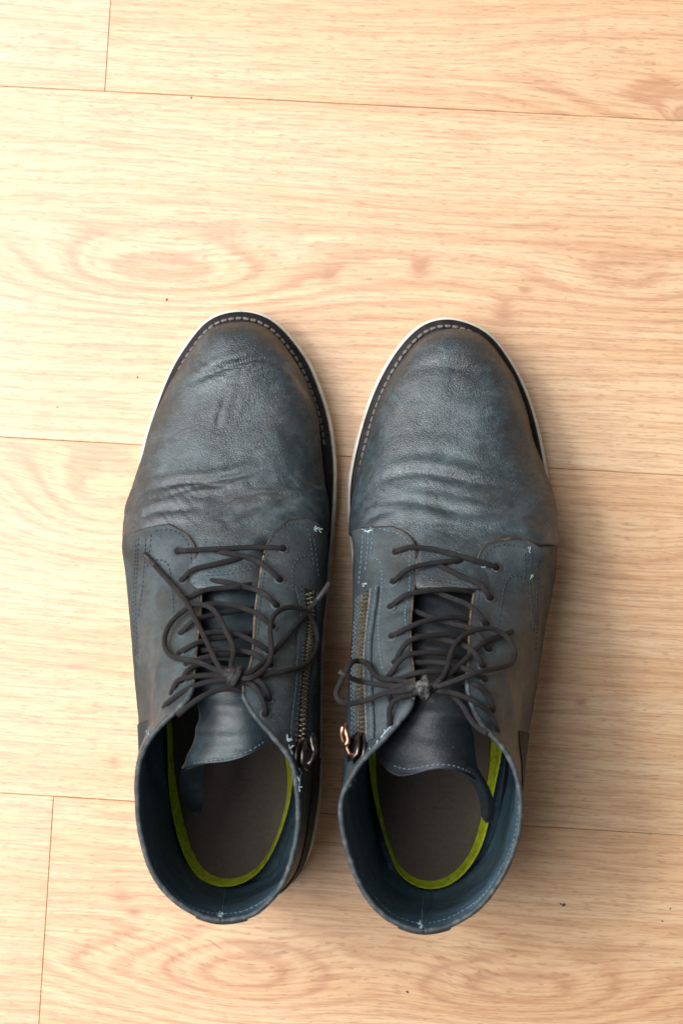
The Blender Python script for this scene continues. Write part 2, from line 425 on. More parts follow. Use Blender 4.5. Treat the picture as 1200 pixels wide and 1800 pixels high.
PL = 1.286
def fpx(px, py): return to_floor(P0(px, py))
def plank(cx0, cx1, row, mat):
    """row 0 lies just above the middle seam"""
    y0 = Y0 + row * PW; g = 0.00010; bv = 0.0003
    x0, x1, ya, yb = cx0 + g, cx1 - g, y0 + g, y0 + PW - g
    cx, cy = (x0 + x1) / 2, (ya + yb) / 2
    V = []
    for (ins, z) in ((0, -0.0135), (0, -bv * 0.8), (bv, 0.0)):
        V += [(x0 + ins - cx, ya + ins - cy, z), (x1 - ins - cx, ya + ins - cy, z), (x1 - ins - cx, yb - ins - cy, z), (x0 + ins - cx, yb - ins - cy, z)]
    F = [(3, 2, 1, 0), (8, 9, 10, 11)]
    for l in (0, 4):
        for k in range(4): F.append((l + k, l + (k+1) % 4, l + 4 + (k+1) % 4, l + 4 + k))
    o = mesh_obj('plank', V, F, mat, parent=floor_root, smooth=False)
    o.location = (cx, cy, 0)
    return o
def knots_at(lst, cx, cy):
    out = []
    for (px, py, sx, sy, A) in lst:
        p = fpx(px, py); out.append((p[0] - cx, p[1] - cy, sx, sy, A))
    return out
rowy = lambda r: Y0 + (r + 0.5) * PW
j1 = fpx(190, 80)[0]; j4 = fpx(82, 1600)[0]
specs = []
# row 1 (top of the picture): joint at j1 ; row 0 ; row -1 ; row -2 (bottom): joint at j4
specs.append((j1 - PL, j1, 1, [], 1.1, (1.0, 1.02, 1.05)))
specs.append((j1, j1 + PL, 1, [(1205, 205, 0.010, 0.007, 0.020), (1180, 180, 0.06, 0.03, 0.022)], 2.3, (1.02, 0.99, 0.95)))
c0 = fpx(620, 500)[0]
specs.append((c0 - PL * .46, c0 + PL * .54, 0, [(270, 480, 0.085, 0.023, 0.036), (577, 478, 0.005, 0.006, 0.003), (738, 470, 0.006, 0.008, 0.004),
                                                  (885, 548, 0.006, 0.008, 0.005), (922, 510, 0.004, 0.003, 0.003), (1100, 490, 0.05, 0.015, 0.015)], 3.9, (1.0, 0.985, 0.96)))
specs.append((c0 - PL * .62, c0 + PL * .38, -1, [(190, 880, 0.055, 0.030, 0.040), (1090, 960, 0.05, 0.018, 0.014), (200, 1338, 0.003, 0.003, 0.003), (1020, 1235, 0.003, 0.003, 0.003)], 5.2, (1.01, 0.99, 0.95)))
specs.append((j4 - PL, j4, -2, [], 6.6, (1.0, 1.0, 0.98)))
specs.append((j4, j4 + PL, -2, [(425, 1712, 0.060, 0.024, 0.042), (905, 1742, 0.075, 0.021, 0.038), (170, 1690, 0.035, 0.014, 0.012), (215, 1575, 0.006, 0.004, 0.004), (236, 1602, 0.004, 0.003, 0.003)], 7.7, (1.02, 0.985, 0.94)))
for (x0, x1, r, ks, sd, tint) in specs:
    cx, cy = (x0 + x1) / 2, rowy(r)
    plank(x0, x1, r, wood('laminate_oak', knots_at(ks, cx, cy), sd, tint))
gen = [wood('laminate_oak_plain', [(0.2, 0.01, 0.05, 0.022, 0.04)], 9.1, (1, 1, 1)), wood('laminate_oak_plain', [(-0.3, -0.02, 0.07, 0.02, 0.03)], 10.4, (1.01, .99, .97))]
for r in (-4, -3, 2, 3):
    off = -0.9 + 0.37 * (r % 3)
    for k in range(2): plank(off + k * PL - PL * .5, off + (k + 1) * PL - PL * .5, r, gen[(r + k) % 2])

# crumbs lying on the floor
def crumb(px, py, r, mat, label, group=None):
    c = P0(px, py); V, F = [], []
    n = 6
    for i, (k, z) in enumerate(((0.7, 0), (1.0, .5), (.55, 1.0))):
        for a in range(n):
            t = 2 * math.pi * a / n; s = r * k * random.uniform(.7, 1.25)
            V.append((s * math.cos(t), s * math.sin(t) * .7, r * z * random.uniform(.7, 1)))
    for l in (0, n):
        for a in range(n): F.append((l + a, l + (a+1) % n, l + n + (a+1) % n, l + n + a))
    F.append(tuple(range(n-1, -1, -1))); F.append(tuple(2*n + a for a in range(n)))
    o = mesh_obj('crumb', V, F, mat); o.location = (c[0], c[1], 0.0001); o.rotation_euler = (0, 0, random.uniform(0, 6))
    o['label'] = label; o['category'] = 'crumb'
    if group: o['group'] = group
for (px, py, r) in ((990, 1591, .0010), (985, 1589, .0007), (1163, 1619, .0006), (1177, 1597, .0006), (715, 1743, .0008), (336, 172, .0006)):
    crumb(px, py, r, MAT['crumb'], 'tiny dark grey crumb of dirt on the wooden floor', 'dark crumbs on the floor')
for (px, py, r) in ((293, 527, .0008), (242, 663, .0006), (101, 716, .0005)):
    crumb(px, py, r, MAT['crumb_red'], 'tiny rust red crumb lying on the wooden floor', 'rust coloured crumbs on the floor')

# ------------------------------------------------------------------ boots
def lerp_tab(tab, x):
    tab = np.asarray(tab, float)
    return np.array([np.interp(x, tab[:, 0], tab[:, k]) for k in range(1, tab.shape[1])])

def spring(y):
    t = np.clip((y - 0.045) / 0.065, 0, 1); return 0.006 * t * t

def build_boot(D):
    tg = D['mat']; mid = D['mid']         # mid = -1: medial side lies on the left (picture)
    org = W(*D['org'], 0); org[2] = 0.0
    root = bpy.data.objects.new('boot', None); sc.collection.objects.link(root)
    root.location = org; root['label'] = D['label']; root['category'] = 'boot'; root['group'] = 'pair of worn lace-up boots'
    def part(name, V, F, mat, parent=None, **kw): return mesh_obj(name, V, F, mat, parent=parent or root, org=org, **kw)

    # ---- sole
    out = closed([W(x, y, 18)[:2] for x, y in D['sole']], 220)
    tn = np.roll(out, -1, 0) - np.roll(out, 1, 0); tn /= np.linalg.norm(tn, axis=1, keepdims=True)
    nm = np.stack([tn[:, 1], -tn[:, 0]], 1)
    area2 = np.sum(out[:, 0] * np.roll(out[:, 1], -1) - np.roll(out[:, 0], -1) * out[:, 1])
    if area2 < 0: nm = -nm
    cen = out.mean(0)
    def ring(ins, z, sp=1.0):
        p = out - nm * ins
        return np.concatenate([p, (z + spring(out[:, 1]) * sp)[:, None]], 1)
    def stack(levels, cap=True):
        R = np.stack([ring(*l) for l in levels], 1)     # n, levels, 3
        V = R.reshape(-1, 3); n, l = R.shape[:2]
        F = gfaces(n, l, 0, area2 < 0, closeu=True)
        F = [tuple(reversed(f)) for f in F]
        if cap:
            F.append(tuple(i * l for i in range(n))); F.append(tuple(i * l + l - 1 for i in range(n - 1, -1, -1)))
        return V, F
    V, F = stack([(.0030, 0), (.0012, .0008), (.0006, .0085), (.0012, .0092), (.0012, .0098), (.0003, .0105), (0, .016), (.0002, .0185), (.0008, .0196), (.0020, .0200), (.009, .0200)])
    sole = part('outsole', V, F, MAT['rubber'])
    wi, wo = .0019, .0115
    V, F = stack([(wo, .0203), (wi + .0002, .0203), (wi, .0215), (wi + .0003, .0232), (wi + .0011, .0240), (wo, .0238)], cap=False)
    welt = part('welt', V, F, MAT['welt'])

    # ---- vamp
    Fp = []
    for (x, y) in D['feather']:
        sp = 24.0 + 1000 * float(spring(W(x, y, 26)[1]))
        Fp.append(W(x, y, sp))
    Fp = np.array(Fp); Fpx = np.array(D['feather'], float)
    t = chord(Fp); nr = 230; ktip = int(np.argmin(Fpx[:, 1])); ttip = t[ktip]
    w = np.linspace(0, 1, nr)**1.25
    halves = []
    TL = ttip * (1 - w); TR_ = ttip + (1 - ttip) * w
    ql_, qr_ = nat(t, Fpx, TL), nat(t, Fpx, TR_)
    ym = .5 * (ql_[:, 1] + qr_[:, 1])
    ry = 648 + 22 * np.logaddexp(0, (ym - 648) / 22.0)
    rd = np.array([lerp_tab(D['ridge'], y) for y in ry])
    ker = np.ones(9) / 9
    for k in range(2):
        pad = np.concatenate([np.full(4, rd[0, k]), rd[:, k], np.full(4, rd[-1, k])]); rd[:, k] = np.convolve(pad, ker, 'valid')
    Rc = np.array([W(a_[0], y, a_[1]) for a_, y in zip(rd, ry)])
    nv = 110; r = np.linspace(0, 1, nv); r = r * (1 - .12) + .12 * r * r
    for sd, tq, Fq in ((0, TL, ql_), (1, TR_, qr_)):
        Fc = nat(t, Fp, tq)
        bt = np.array([np.interp(y, [q_[0] for q_ in D['bulge']], [q_[1 + sd] for q_ in D['bulge']]) for x, y in Fq]) * .001
        bt = np.convolve(np.concatenate([np.full(6, bt[0]), bt, np.full(6, bt[-1])]), np.ones(13) / 13, 'valid')
        tg_ = nat(t, Fp, np.clip(tq + .004, 0, 1)) - nat(t, Fp, np.clip(tq - .004, 0, 1)); tg_[:, 2] = 0; tg_ /= np.linalg.norm(tg_, axis=1, keepdims=True)
        on = np.stack([tg_[:, 1], -tg_[:, 0], np.zeros(nr)], 1)
        inw = (Rc - Fc); inw[:, 2] = 0
        if np.sum(on * inw) > 0: on = -on
        Fc = Fc + on * (.0018 * np.clip((830 - Fq[:, 1]) / 90.0, 0, 1))[:, None]
        P1 = Fc + on * bt[:, None]; P1[:, 2] += (Rc - Fc)[:, 2] * .82
        P2 = Rc + (Fc - Rc) * np.array((.60, .60, 0))
        halves.append(((1-r)**3)[None, :, None] * Fc[:, None] + (3*(1-r)**2*r)[None, :, None] * P1[:, None] + (3*(1-r)*r*r)[None, :, None] * P2[:, None] + (r**3)[None, :, None] * Rc[:, None])
    G = np.concatenate([halves[0], halves[1][:, ::-1][:, 1:]], 1)
    r2 = np.concatenate([r, r[::-1][1:]]); nu, nvv = G.shape[:2]
    fy = np.concatenate([np.repeat(ql_[:, 1:2], nv, 1), np.repeat(qr_[:, 1:2], nv - 1, 1)], 1)
    qy = np.concatenate([np.full((nu, nv), D['q_y']['L']), np.full((nu, nv - 1), D['q_y']['R'])], 1)
    N, flip = gnormals(G, np.array((Rc[:, 0].mean(), Rc[:, 1].mean(), 0.02)))
    N[0] = N[2]; N[1] = N[2]
    # creases and soft lumps in the leather
    disp = np.zeros((nu, nvv))
    for (pts, dep, wid) in D['creases']:
        c = even(curve(np.array(pts, float), 40), n=36)
        cw = np.array([W(a[0], a[1], np.interp(a[1], [560, 700, 860, 940], [45, 58, 68, 76])) for a in c])
        fade = np.sin(np.linspace(0.12, math.pi - .12, len(cw)))**.6
        d2 = (G[:, :, None, 0] - cw[None, None, :, 0])**2 + (G[:, :, None, 1] - cw[None, None, :, 1])**2
        k = d2.argmin(2); d = np.sqrt(d2.min(2)); w = wid * .0008
        up = (G[:, :, 1] - cw[k][:, :, 1])
        disp -= dep * D['cdep'] * fade[k] * np.exp(-(d / w)**2)
        disp += dep * .0010 * fade[k] * np.exp(-((d - 2.3 * w) / (1.6 * w))**2)
    flat = G.reshape(-1, 3); nz = np.array([mnoise.noise(Vector(p * 48.0 + D['seed'])) * .0007 + mnoise.noise(Vector(p * 130.0 + D['seed'])) * .00022 for p in flat]).reshape(nu, nvv)
    ppx = 900 - (flat[:, 1] - CAM[1]) / (1 - flat[:, 2] / CAM[2]) / (2 * HALF_H) * 1800 - CAM[1] / (2 * HALF_H) * 1800
    band = sum(a_ * np.exp(-((ppx - c_) / w_)**2) for c_, w_, a_ in D['wrinkle'])
    wv = np.array([1 - abs(mnoise.noise(Vector((p[0] * 26 + 3 * mnoise.noise(Vector(p * 30)), p[1] * 210 + p[0] * D['wdir'] + 4 * mnoise.noise(Vector(p * 22 + 5)), D['seed'])))) * 2.4 for p in flat])
    nz = nz - (np.clip(wv, 0, 1)**3 * band * .00045).reshape(nu, nvv)
    edge = np.clip(r2 / .15, 0, 1)[None, :] * np.ones((nu, 1))
    G = G + N * ((disp + nz) * edge)[:, :, None]
    st = np.clip((fy - qy) / 22.0, 0, 1); st = st * st * (3 - 2 * st); sd_ = np.clip((r2[None] - .62) / .25, 0, 1); sd_ = 1 - sd_ * sd_ * (3 - 2 * sd_)
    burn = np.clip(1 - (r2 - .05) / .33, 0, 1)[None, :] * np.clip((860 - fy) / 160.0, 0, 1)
    Gq = G.copy(); Nq_ = N.copy()
    G = G - N * (st * sd_ * .0075)[:, :, None]
    N, flip = gnormals(G, np.array((Rc[:, 0].mean(), Rc[:, 1].mean(), 0.02))); N[0] = N[2]; N[1] = N[2]
    V, F, I = shell(G, N, flip, .0016)
    mi = [0 if i < 2 else 1 for i in I]
    vamp = part('vamp', V, F, [MAT['vamp' + tg], MAT['dark_edge']], midx=mi, attrs={'burn': np.concatenate([burn.ravel(), burn.ravel()]), 'matte': np.tile(np.repeat(np.clip(1 - (r2 - .10) / .30, 0, 1)[None], nu, 0).ravel(), 2)})
    vb = bvh(V, F); V0, F0, _ = shell(Gq, Nq_, flip, .0016); vb0 = bvh(V0, F0)

    # ---- quarters
    trees = {}; qpart = {}; qgrid = {}
    cz = np.array((W(D['cx'], 1300, 70)[0], W(D['cx'], 1300, 70)[1], .06))
    nvq = 90; nuq = 230; sets = {}
    for side in ('L', 'R'):
        ribs = []
        i0 = int(np.argmin(np.abs((ql_ if side == 'L' else qr_)[:, 1] - D['q_y'][side])))
        for k, rb in enumerate(D['ribs'][side]):
            pts = []
            for q in rb:
                if q[0] == 'v':                         # a point of the vamp wall
                    j = int(np.argmin(np.abs(r - q[1]))); j = j if side == 'L' else nvv - 1 - j
                    pts.append(Gq[i0, j] + Nq_[i0, j] * q[2] * .001)
                elif len(q) == 2:                       # laid on the vamp
                    h = cast(q[0], q[1], [vb0]); pts.append(h[0] + h[1] * .0028)
                else: pts.append(W(*q))
            ribs.append(pts)
        sets[side] = np.array([nat([0, .25, .5, .75, 1], rb, np.linspace(0, 1, nvq)) for rb in np.array(ribs)])
    both = np.concatenate([sets['L'], sets['R'][::-1][1:]]); tt = chord(0.5 * both[:, -1] + 0.5 * both[:, nvq // 2]); te = tt[len(sets['L']) - 1]
    grids = {'L': np.stack([nat(tt, both[:, j], np.linspace(0, te, nuq)) for j in range(nvq)], 1),
             'R': np.stack([nat(tt, both[:, j], np.linspace(1, te, nuq)) for j in range(nvq)], 1)}
    for side in ('L', 'R'):
        Q = grids[side]
        NQ, fl = gnormals(Q, cz)
        fq = Q.reshape(-1, 3)
        nz = np.array([mnoise.noise(Vector(p * 40.0 + D['seed'])) * .0010 + mnoise.noise(Vector(p * 110.0)) * .00025 for p in fq]).reshape(nuq, nvq)
        env = np.clip(np.arange(nuq) / 30.0, 0, 1)[:, None] * np.clip((nuq - 1 - np.arange(nuq)) / 15.0, 0, 1)[:, None]
        Q = Q + NQ * (nz * env)[:, :, None]
        for (pts, dep, wid) in D['folds'].get(side, []):
            cw = np.array([W(*a) for a in pts]); cw = even(curve(cw, 30), n=30)
            fade = np.sin(np.linspace(.1, math.pi - .1, 30))
            d2 = ((Q[:, :, None] - cw[None, None])**2).sum(3); k = d2.argmin(2); d = np.sqrt(d2.min(2))
            Q = Q + NQ * (dep * .001 * fade[k] * np.exp(-(d / (wid * .001))**2))[:, :, None]
        NQ, fl = gnormals(Q, cz)
        V, F, I = shell(Q, NQ, fl, .0013, inner=False)
        # the top edge: tan along the eyestay, worn blue along the collar
        ud = D['ud'][side]; cnt = 0; mi = []
        for i in I:
            if i == 2: mi.append(1 if cnt < ud * (nuq - 1) else 2); cnt += 1
            elif i == 3: mi.append(3)
            else: mi.append(0)
        qp = part('quarter', V, F, [MAT['quarter' + tg], MAT['tan_edge'], MAT['collar_edge'], MAT['dark_edge']], midx=mi,
                  attrs={'matte': np.tile(np.repeat(np.clip(1 - (np.linspace(0, 1, nvq) - .25) / .35, 0, 1)[None], nuq, 0).ravel(), 2)})
        qp['label'] = ('inner ' if ((side == 'L') == (mid < 0)) else 'outer ') + 'leather side panel with lace holes' + (' and zip' if ((side == 'L') == (mid < 0)) else '')
        trees[side] = bvh(V, F); qpart[side] = qp; qgrid[side] = (Q, NQ, fl)
        # lining: its own layer inside
        uu = np.linspace(0, 1, nuq)[:, None]; vv = np.linspace(0, 1, nvq)[None]
        ex = np.zeros((nuq, nvq))
        if side == 'R':
            s_v = np.clip(1 - vv / .62, 0, 1); ex = D['pad'] * np.exp(-((uu - .80) / .13)**2) * s_v * s_v * (3 - 2 * s_v)
            wv = np.array([mnoise.noise(Vector((p[0] * 60 + p[2] * 160, p[1] * 60 - p[2] * 120, D['seed']))) for p in Q.reshape(-1, 3)]).reshape(nuq, nvq)
            ex = ex + np.abs(wv) * .0012 * np.clip((vv - .3) / .2, 0, 1) * np.exp(-((uu - .82) / .14)**2) * np.clip((.97 - vv) / .1, 0, 1)
        LQ = Q - NQ * (.0014 + ex)[:, :, None]; V, F, I = shell(LQ, NQ, fl, .0012)
        cnt = 0; mi = []
        for i in I:
            if i == 2: mi.append(1 if cnt < ud * (nuq - 1) else 2); cnt += 1
            else: mi.append(0)
        part('lining', V, F, [MAT['lining' + tg], MAT['tan_edge'], MAT['collar_edge']], midx=mi)
        trees['l' + side] = bvh(V, F)
        # rolled collar edge
        top = Q[int(ud * (nuq - 1)):, -1] - NQ[int(ud * (nuq - 1)):, -1] * .0013
        top = even(top, step=.0012)
        rr = .00135 + .00010 * np.array([mnoise.noise(Vector(p * 300)) for p in top])
        rr[:4] *= np.linspace(.4, 1, 4)
        V, F = tube(top, rr, 10)
        part('collar_edge', V, F, MAT['collar_edge'])
        iu = int(ud * (nuq - 1)) + 2; ic = int(.10 * nuq)
        for nm_, pp, nn_, mt in (('panel_edge', np.concatenate([Q[0, int(.42 * nvq):-1], Q[:ic, -1]]), np.concatenate([NQ[0, int(.42 * nvq):-1], NQ[:ic, -1]]), 'lip'),
                                 ('eyestay_edge', Q[ic:iu, -1], NQ[ic:iu, -1], 'tan_edge')):
            pe = even(pp - nn_ * .0009, step=.0010)
            rr = .00092 + .00010 * np.array([mnoise.noise(Vector(p * 260)) for p in pe])
            if nm_ == 'panel_edge': rr[:8] *= np.linspace(.3, 1, 8)
            V, F = tube(pe, rr, 8)
            part(nm_, V, F, MAT[mt], parent=qp)
        # heel counter laid over the back
        iu = int(D['counter'][side] * (nuq - 1)); jv = int(.60 * (nvq - 1))
        C_ = Q[iu:, :jv] + NQ[iu:, :jv] * .0007
        V, F, I = shell(C_, NQ[iu:, :jv], fl, .0014, inner=False)
        part('heel_counter', V, F, [MAT['quarter' + tg], MAT['dark_edge']], midx=[0 if i == 0 else 1 for i in I], attrs={'matte': np.full(len(V), .9)})
    # backstay at the heel seam
    ql, qr = qgrid['L'], qgrid['R']
    bl = np.concatenate([ql[0][-12:, 40:-1], qr[0][-12:, 40:-1][::-1][1:]]); bn = np.concatenate([ql[1][-12:, 40:-1], qr[1][-12:, 40:-1][::-1][1:]])
    BS = bl + bn * .0008
    Nb, fb = gnormals(BS, cz); V, F, I = shell(BS, Nb, fb, .0018, inner=False)
    part('backstay', V, F, [MAT['quarter' + tg], MAT['dark_edge']], midx=[0 if i == 0 else 1 for i in I])

    # ---- tongue
    TR = np.array([[W(c[0], c[1], c[2] - (4.5 if 1000 < c[1] < 1190 else 0)) for c in row] for row in D['tongue']])
    nvt = 60; nut = 130
    fine = np.array([nat(np.linspace(0, 1, len(rw)), rw, np.linspace(0, 1, nvt)) for rw in TR])
    tt = chord(fine[:, nvt // 2])
    TG = np.stack([nat(tt, fine[:, j], np.linspace(0, 1, nut)) for j in range(nvt)], 1)
    TN, tf = gnormals(TG, TG.mean((0, 1)) - np.array((0, -.05, .1)))
    if TN[..., 2].mean() < 0: TN = -TN; tf = not tf
    # cross wrinkles where the ankle bends
    yy = TG[..., 1]; 
    wr = np.array([mnoise.noise(Vector((p[0] * 22 + p[1] * 14, p[1] * 150, D['seed']))) for p in TG.reshape(-1, 3)]).reshape(nut, nvt)
    TG = TG + TN * (wr * .0017)[:, :, None]
    TN, _ = gnormals(TG, TG.mean((0, 1)) - np.array((0, 0, .3)))
    if TN[..., 2].mean() < 0: TN = -TN
    V, F, I = shell(TG, TN, tf, .0018)
    tongue = part('tongue', V, F, [MAT['tongue' + tg], MAT['lining' + tg], MAT['collar_edge']], midx=[{0: 0, 1: 1}.get(i, 2 if i == 4 else 0) for i in I])
    tb = bvh(V, F)
    FR = np.array([[W(*c) for c in row] for row in D['flap']])
    fine = np.array([curve(rw, 26) for rw in FR]); FG = np.stack([curve(fine[:, j], 40) for j in range(26)], 1)
    FN, ff = gnormals(FG, FG.mean((0, 1)) - np.array((0, 0, .3)))
    V, F, I = shell(FG, FN, ff, .0018)
    part('tongue_fold', V, F, [MAT['tongueb'], MAT['dark_edge']], midx=[0 if i < 2 else 1 for i in I], parent=tongue)  # darker tongue leather: the shade of the turned-away fold is put into its colour

    # ---- footbed: lime felt with a taupe sheet on it
    def slab(pxs, z0, z1, name, mat, parent=None):
        o_ = closed([W(x, y, z1)[:2] for x, y in pxs], 120); c = o_.mean(0)
        V = []; n = len(o_)
        for (k, z) in ((1.0, z0), (1.0, z1 - .6), (.985, z1)): V += [(*(c + (p - c) * k), z * .001) for p in o_]
        F = []
        for l in (0, n):
            for a in range(n): F.append((l + a, l + (a+1) % n, l + n + (a+1) % n, l + n + a))
        F.append(tuple(2*n + a for a in range(n))); F.append(tuple(range(n-1, -1, -1)))
        return part(name, V, F, mat, parent=parent)
    fo = closed([W(x, y, 35)[:2] for x, y in D['felt']], 120); fi = closed([W(x, y, 25)[:2] for x, y in D['insole']], 120)
    V = []; ci = fi.mean(0)
    for k in range(9):
        f_ = k / 8.0
        for a_, b_ in zip(fi, fo): V.append((*((ci + (a_ - ci) * .94) * (1 - f_) + b_ * f_), .0235 + .0115 * f_**1.7))
    V += [(*p, .030) for p in fo] + [(*(ci + (p - ci) * .94), .0205) for p in fi]
    F = []
    for l in range(10):
        for a_ in range(120): F.append((l*120 + a_, l*120 + (a_+1) % 120, l*120 + 120 + (a_+1) % 120, l*120 + 120 + a_))
    part('footbed_rim', V, F, MAT['lime'])
    slab(D['base'], 20.5, 24.4, 'insole_board', MAT['lining' + tg])
    ins = slab([(x + (x - np.mean([q[0] for q in D['insole']])) * .035, y + (y - 1330) * .016) for x, y in D['insole']], 25.5, 27.2, 'insole', MAT['footbed'])
    cu = bpy.data.curves.new('insole_print', 'FONT'); cu.body = D['text']; cu.size = .0125; cu.align_x = 'CENTER'; cu.extrude = .0001
    to = bpy.data.objects.new('tmp', cu); sc.collection.objects.link(to)
    dg = bpy.context.evaluated_depsgraph_get(); tm = bpy.data.meshes.new_from_object(to.evaluated_get(dg)); bpy.data.objects.remove(to)
    tm.materials.clear(); tm.materials.append(MAT['print'])
    tx = bpy.data.objects.new('insole_print', tm); sc.collection.objects.link(tx); tx.parent = ins
    tp = W(*D['text_px'], 27.4); tx.location = tp - org; tx.rotation_euler = (0, 0, -math.pi / 2)

    # ---- welt stitching, one object for each stitch
    P, N_ = [], []
    wl = ring(D['stitch_in'], .0243); k0 = [i for i in range(len(wl)) if wl[i][1] > W(600, D['stitch_y'], 24)[1]]
    idx = sorted(k0); brk = [a for a in range(1, len(idx)) if idx[a] != idx[a-1] + 1]
    if brk: idx = idx[brk[0]:] + idx[:brk[0]]
    wp = even(wl[idx], step=.0040)
    sv = []; sf = []
    rings = [(-.0017, .0004), (-.0012, .0008), (0, .00090), (.0012, .0008), (.0017, .0004)]
    for x, rd_ in rings:
        for a in range(6): sv.append((x, rd_ * math.cos(a * math.pi / 3), .0001 + rd_ * .8 * math.sin(a * math.pi / 3)))
    for l in range(4):
        for a in range(6): sf.append((l*6 + a, l*6 + (a+1) % 6, l*6 + 6 + (a+1) % 6, l*6 + 6 + a))
    sf.append(tuple(range(5, -1, -1))); sf.append(tuple(24 + a for a in range(6)))
    sm = None
    for a in range(len(wp) - 1):
        c = (wp[a] + wp[a+1]) / 2; d = wp[a+1] - wp[a]
        if sm is None:
            o_ = mesh_obj('stitch', sv, sf, MAT['thread_grey'], parent=welt); sm = o_.data
        else:
            o_ = bpy.data.objects.new('stitch', sm); sc.collection.objects.link(o_); o_.parent = welt
        o_.location = c - org; o_.rotation_euler = (0, 0, math.atan2(d[1], d[0]) + random.uniform(-.12, .12))

    # ---- seams in thread
    def rows(name, lst, targets, mat, parent, **kw):
        geo = []
        for pxs in lst:
            P, N_ = surf_path(pxs, targets)
            if len(P) > 1: geo.append(stitch_geo(P, N_, **kw))
        V, F = join(geo)
        if F:
            o_ = part(name, V, F, mat, parent=parent); o_['kind'] = 'stuff'
    for side in ('L', 'R'):
        rows('stitching', D['seam'][side], [trees[side]], MAT['thread_' + D['thread'][side]], qpart[side])
        rows('stitching', D['seam_in'][side], [trees['l' + side]], MAT['thread_blue'], qpart[side], r=.00028)
        rows('frayed_thread', D['fray'][side], [trees[side], trees['l' + side]], MAT['thread_pale'], qpart[side], pitch=.0008, length=.0022, r=.0005, lift=.0003)
    for (px_, py_, n_) in D['loose']:
        h = cast(px_, py_, [trees['L'], trees['R'], trees['lL'], trees['lR']])
        if h is None: continue
        geo = []
        for k in range(n_):
            a0 = random.uniform(0, 6.3); p = h[0] + h[1] * .0004; pts = [p.copy()]
            for q in range(4):
                a0 += random.uniform(-1.1, 1.1); p = p + np.array((math.cos(a0), math.sin(a0), 0)) * .00048 + h[1] * random.uniform(-.0001, .0002); pts.append(p.copy())
            geo.append(tube(curve(np.array(pts), 10), .00024, 5))
        V, F = join(geo); part('loose_thread', V, F, MAT['fluff'], parent=qpart['L' if h[2] in (0, 2) else 'R'])
    rows('stitching', D['vamp_seam'], [vb], MAT['thread_dark'], vamp, r=.0003)
    rows('stitching', D['tongue_seam'], [tb], MAT['thread_blue'], tongue, r=.0003)

    # ---- zip on the inner side
    zs = 'L' if mid < 0 else 'R'; zt_ = trees[zs]
    ZP, ZN = surf_path(D['zip'], [zt_]); 
    k = even(np.concatenate([ZP, ZN], 1), step=.00115); 
    ZP, ZN = k[:, :3], k[:, 3:]
    for _ in range(3):
        ZP[1:-1] = (ZP[:-2] + 2 * ZP[1:-1] + ZP[2:]) / 4; ZN[1:-1] = (ZN[:-2] + 2 * ZN[1:-1] + ZN[2:]) / 4
    ZN /= np.linalg.norm(ZN, axis=1, keepdims=True)
    T = np.gradient(ZP, axis=0); T /= np.linalg.norm(T, axis=1, keepdims=True)
    S = np.cross(T, ZN); S /= np.linalg.norm(S, axis=1, keepdims=True)
    zroot = None
    def ribbon(a, b, lift, th, name, mat, parent, n=6, taper=True, i0=0):
        A = []
        for i in range(i0, len(ZP)):
            rowp = []
            for w in np.linspace(a, b, n):
                p = ZP[i] + S[i] * w; h = zt_.find_nearest(Vector(p)); q = np.array(h[0]); nn = np.array(h[1])
                if np.dot(nn, ZN[i]) < 0: nn = -nn
                e = 1 - abs(2 * (w - a) / (b - a) - 1)**6 * .35
                rowp.append(q + nn * (lift + th * e))
            A.append(rowp)
        A = np.array(A)
        for _ in range(2): A[1:-1] = (A[:-2] + 2 * A[1:-1] + A[2:]) / 4
        NN, f_ = gnormals(A, cz); V, F, I = shell(A, NN, f_, th + lift, inner=False)
        return part(name, V, F, mat, parent=parent)
    tape = ribbon(-.0042, .0042, .00015, .0003, 'zipper', MAT['tape'], None)
    ribbon(.0031, .0041, .0002, .0005, 'tape_edge', MAT['tape_beige'], tape)
    ribbon(-.0041, -.0031, .0002, .0005, 'tape_edge', MAT['tape_beige'], tape)
    ribbon(.0044, .0100, .0001, .0014, 'zip_facing', MAT['quarter' + tg], qpart[zs])
    ribbon(-.0100, -.0044, .0001, .0014, 'zip_facing', MAT['quarter' + tg], qpart[zs])
    geo = []
    for i in range(2, len(ZP) - 3):
        sgn = 1 if i % 2 else -1
        c = ZP[i] + ZN[i] * .0012 + S[i] * sgn * .0014
        l, w, h = .0013, .00045, .00075
        bx = []
        for dl in (-1, 1):
            for dw, dh in ((-1, -1), (1, -1), (.7, .8), (-.7, .8)):
                bx.append(c + S[i] * dl * l * (.9 if dh > 0 else 1) + T[i] * dw * w + ZN[i] * dh * h)
        geo.append((bx, [(0, 1, 2, 3), (7, 6, 5, 4), (0, 4, 5, 1), (1, 5, 6, 2), (2, 6, 7, 3), (3, 7, 4, 0)]))
    V, F = join(geo); to_ = part('zipper_teeth', V, F, MAT['brass'], parent=tape, smooth=False); to_['kind'] = 'stuff'
    geo = []
    for w in (.0056, -.0056, .0088, -.0088):
        A = []; B = []
        for i in range(len(ZP)):
            h = zt_.find_nearest(Vector(ZP[i] + S[i] * w)); nn = np.array(h[1])
            if np.dot(nn, ZN[i]) < 0: nn = -nn
            A.append(np.array(h[0]) + nn * .00155); B.append(nn)
        geo.append(stitch_geo(np.array(A), np.array(B), r=.0003))
    V, F = join(geo); o_ = part('stitching', V, F, MAT['thread_' + D['thread'][zs]], parent=qpart[zs]); o_['kind'] = 'stuff'
    # slider with pull, at the top end
    zc = ZP[-1] + T[-1] * .002 + ZN[-1] * .0012; t_, s_, n_ = T[-1], S[-1], ZN[-1]
    def loc(a, b, c): return zc + t_ * a * .0013 + s_ * b * .0013 + n_ * (c * .0012 + .0008)
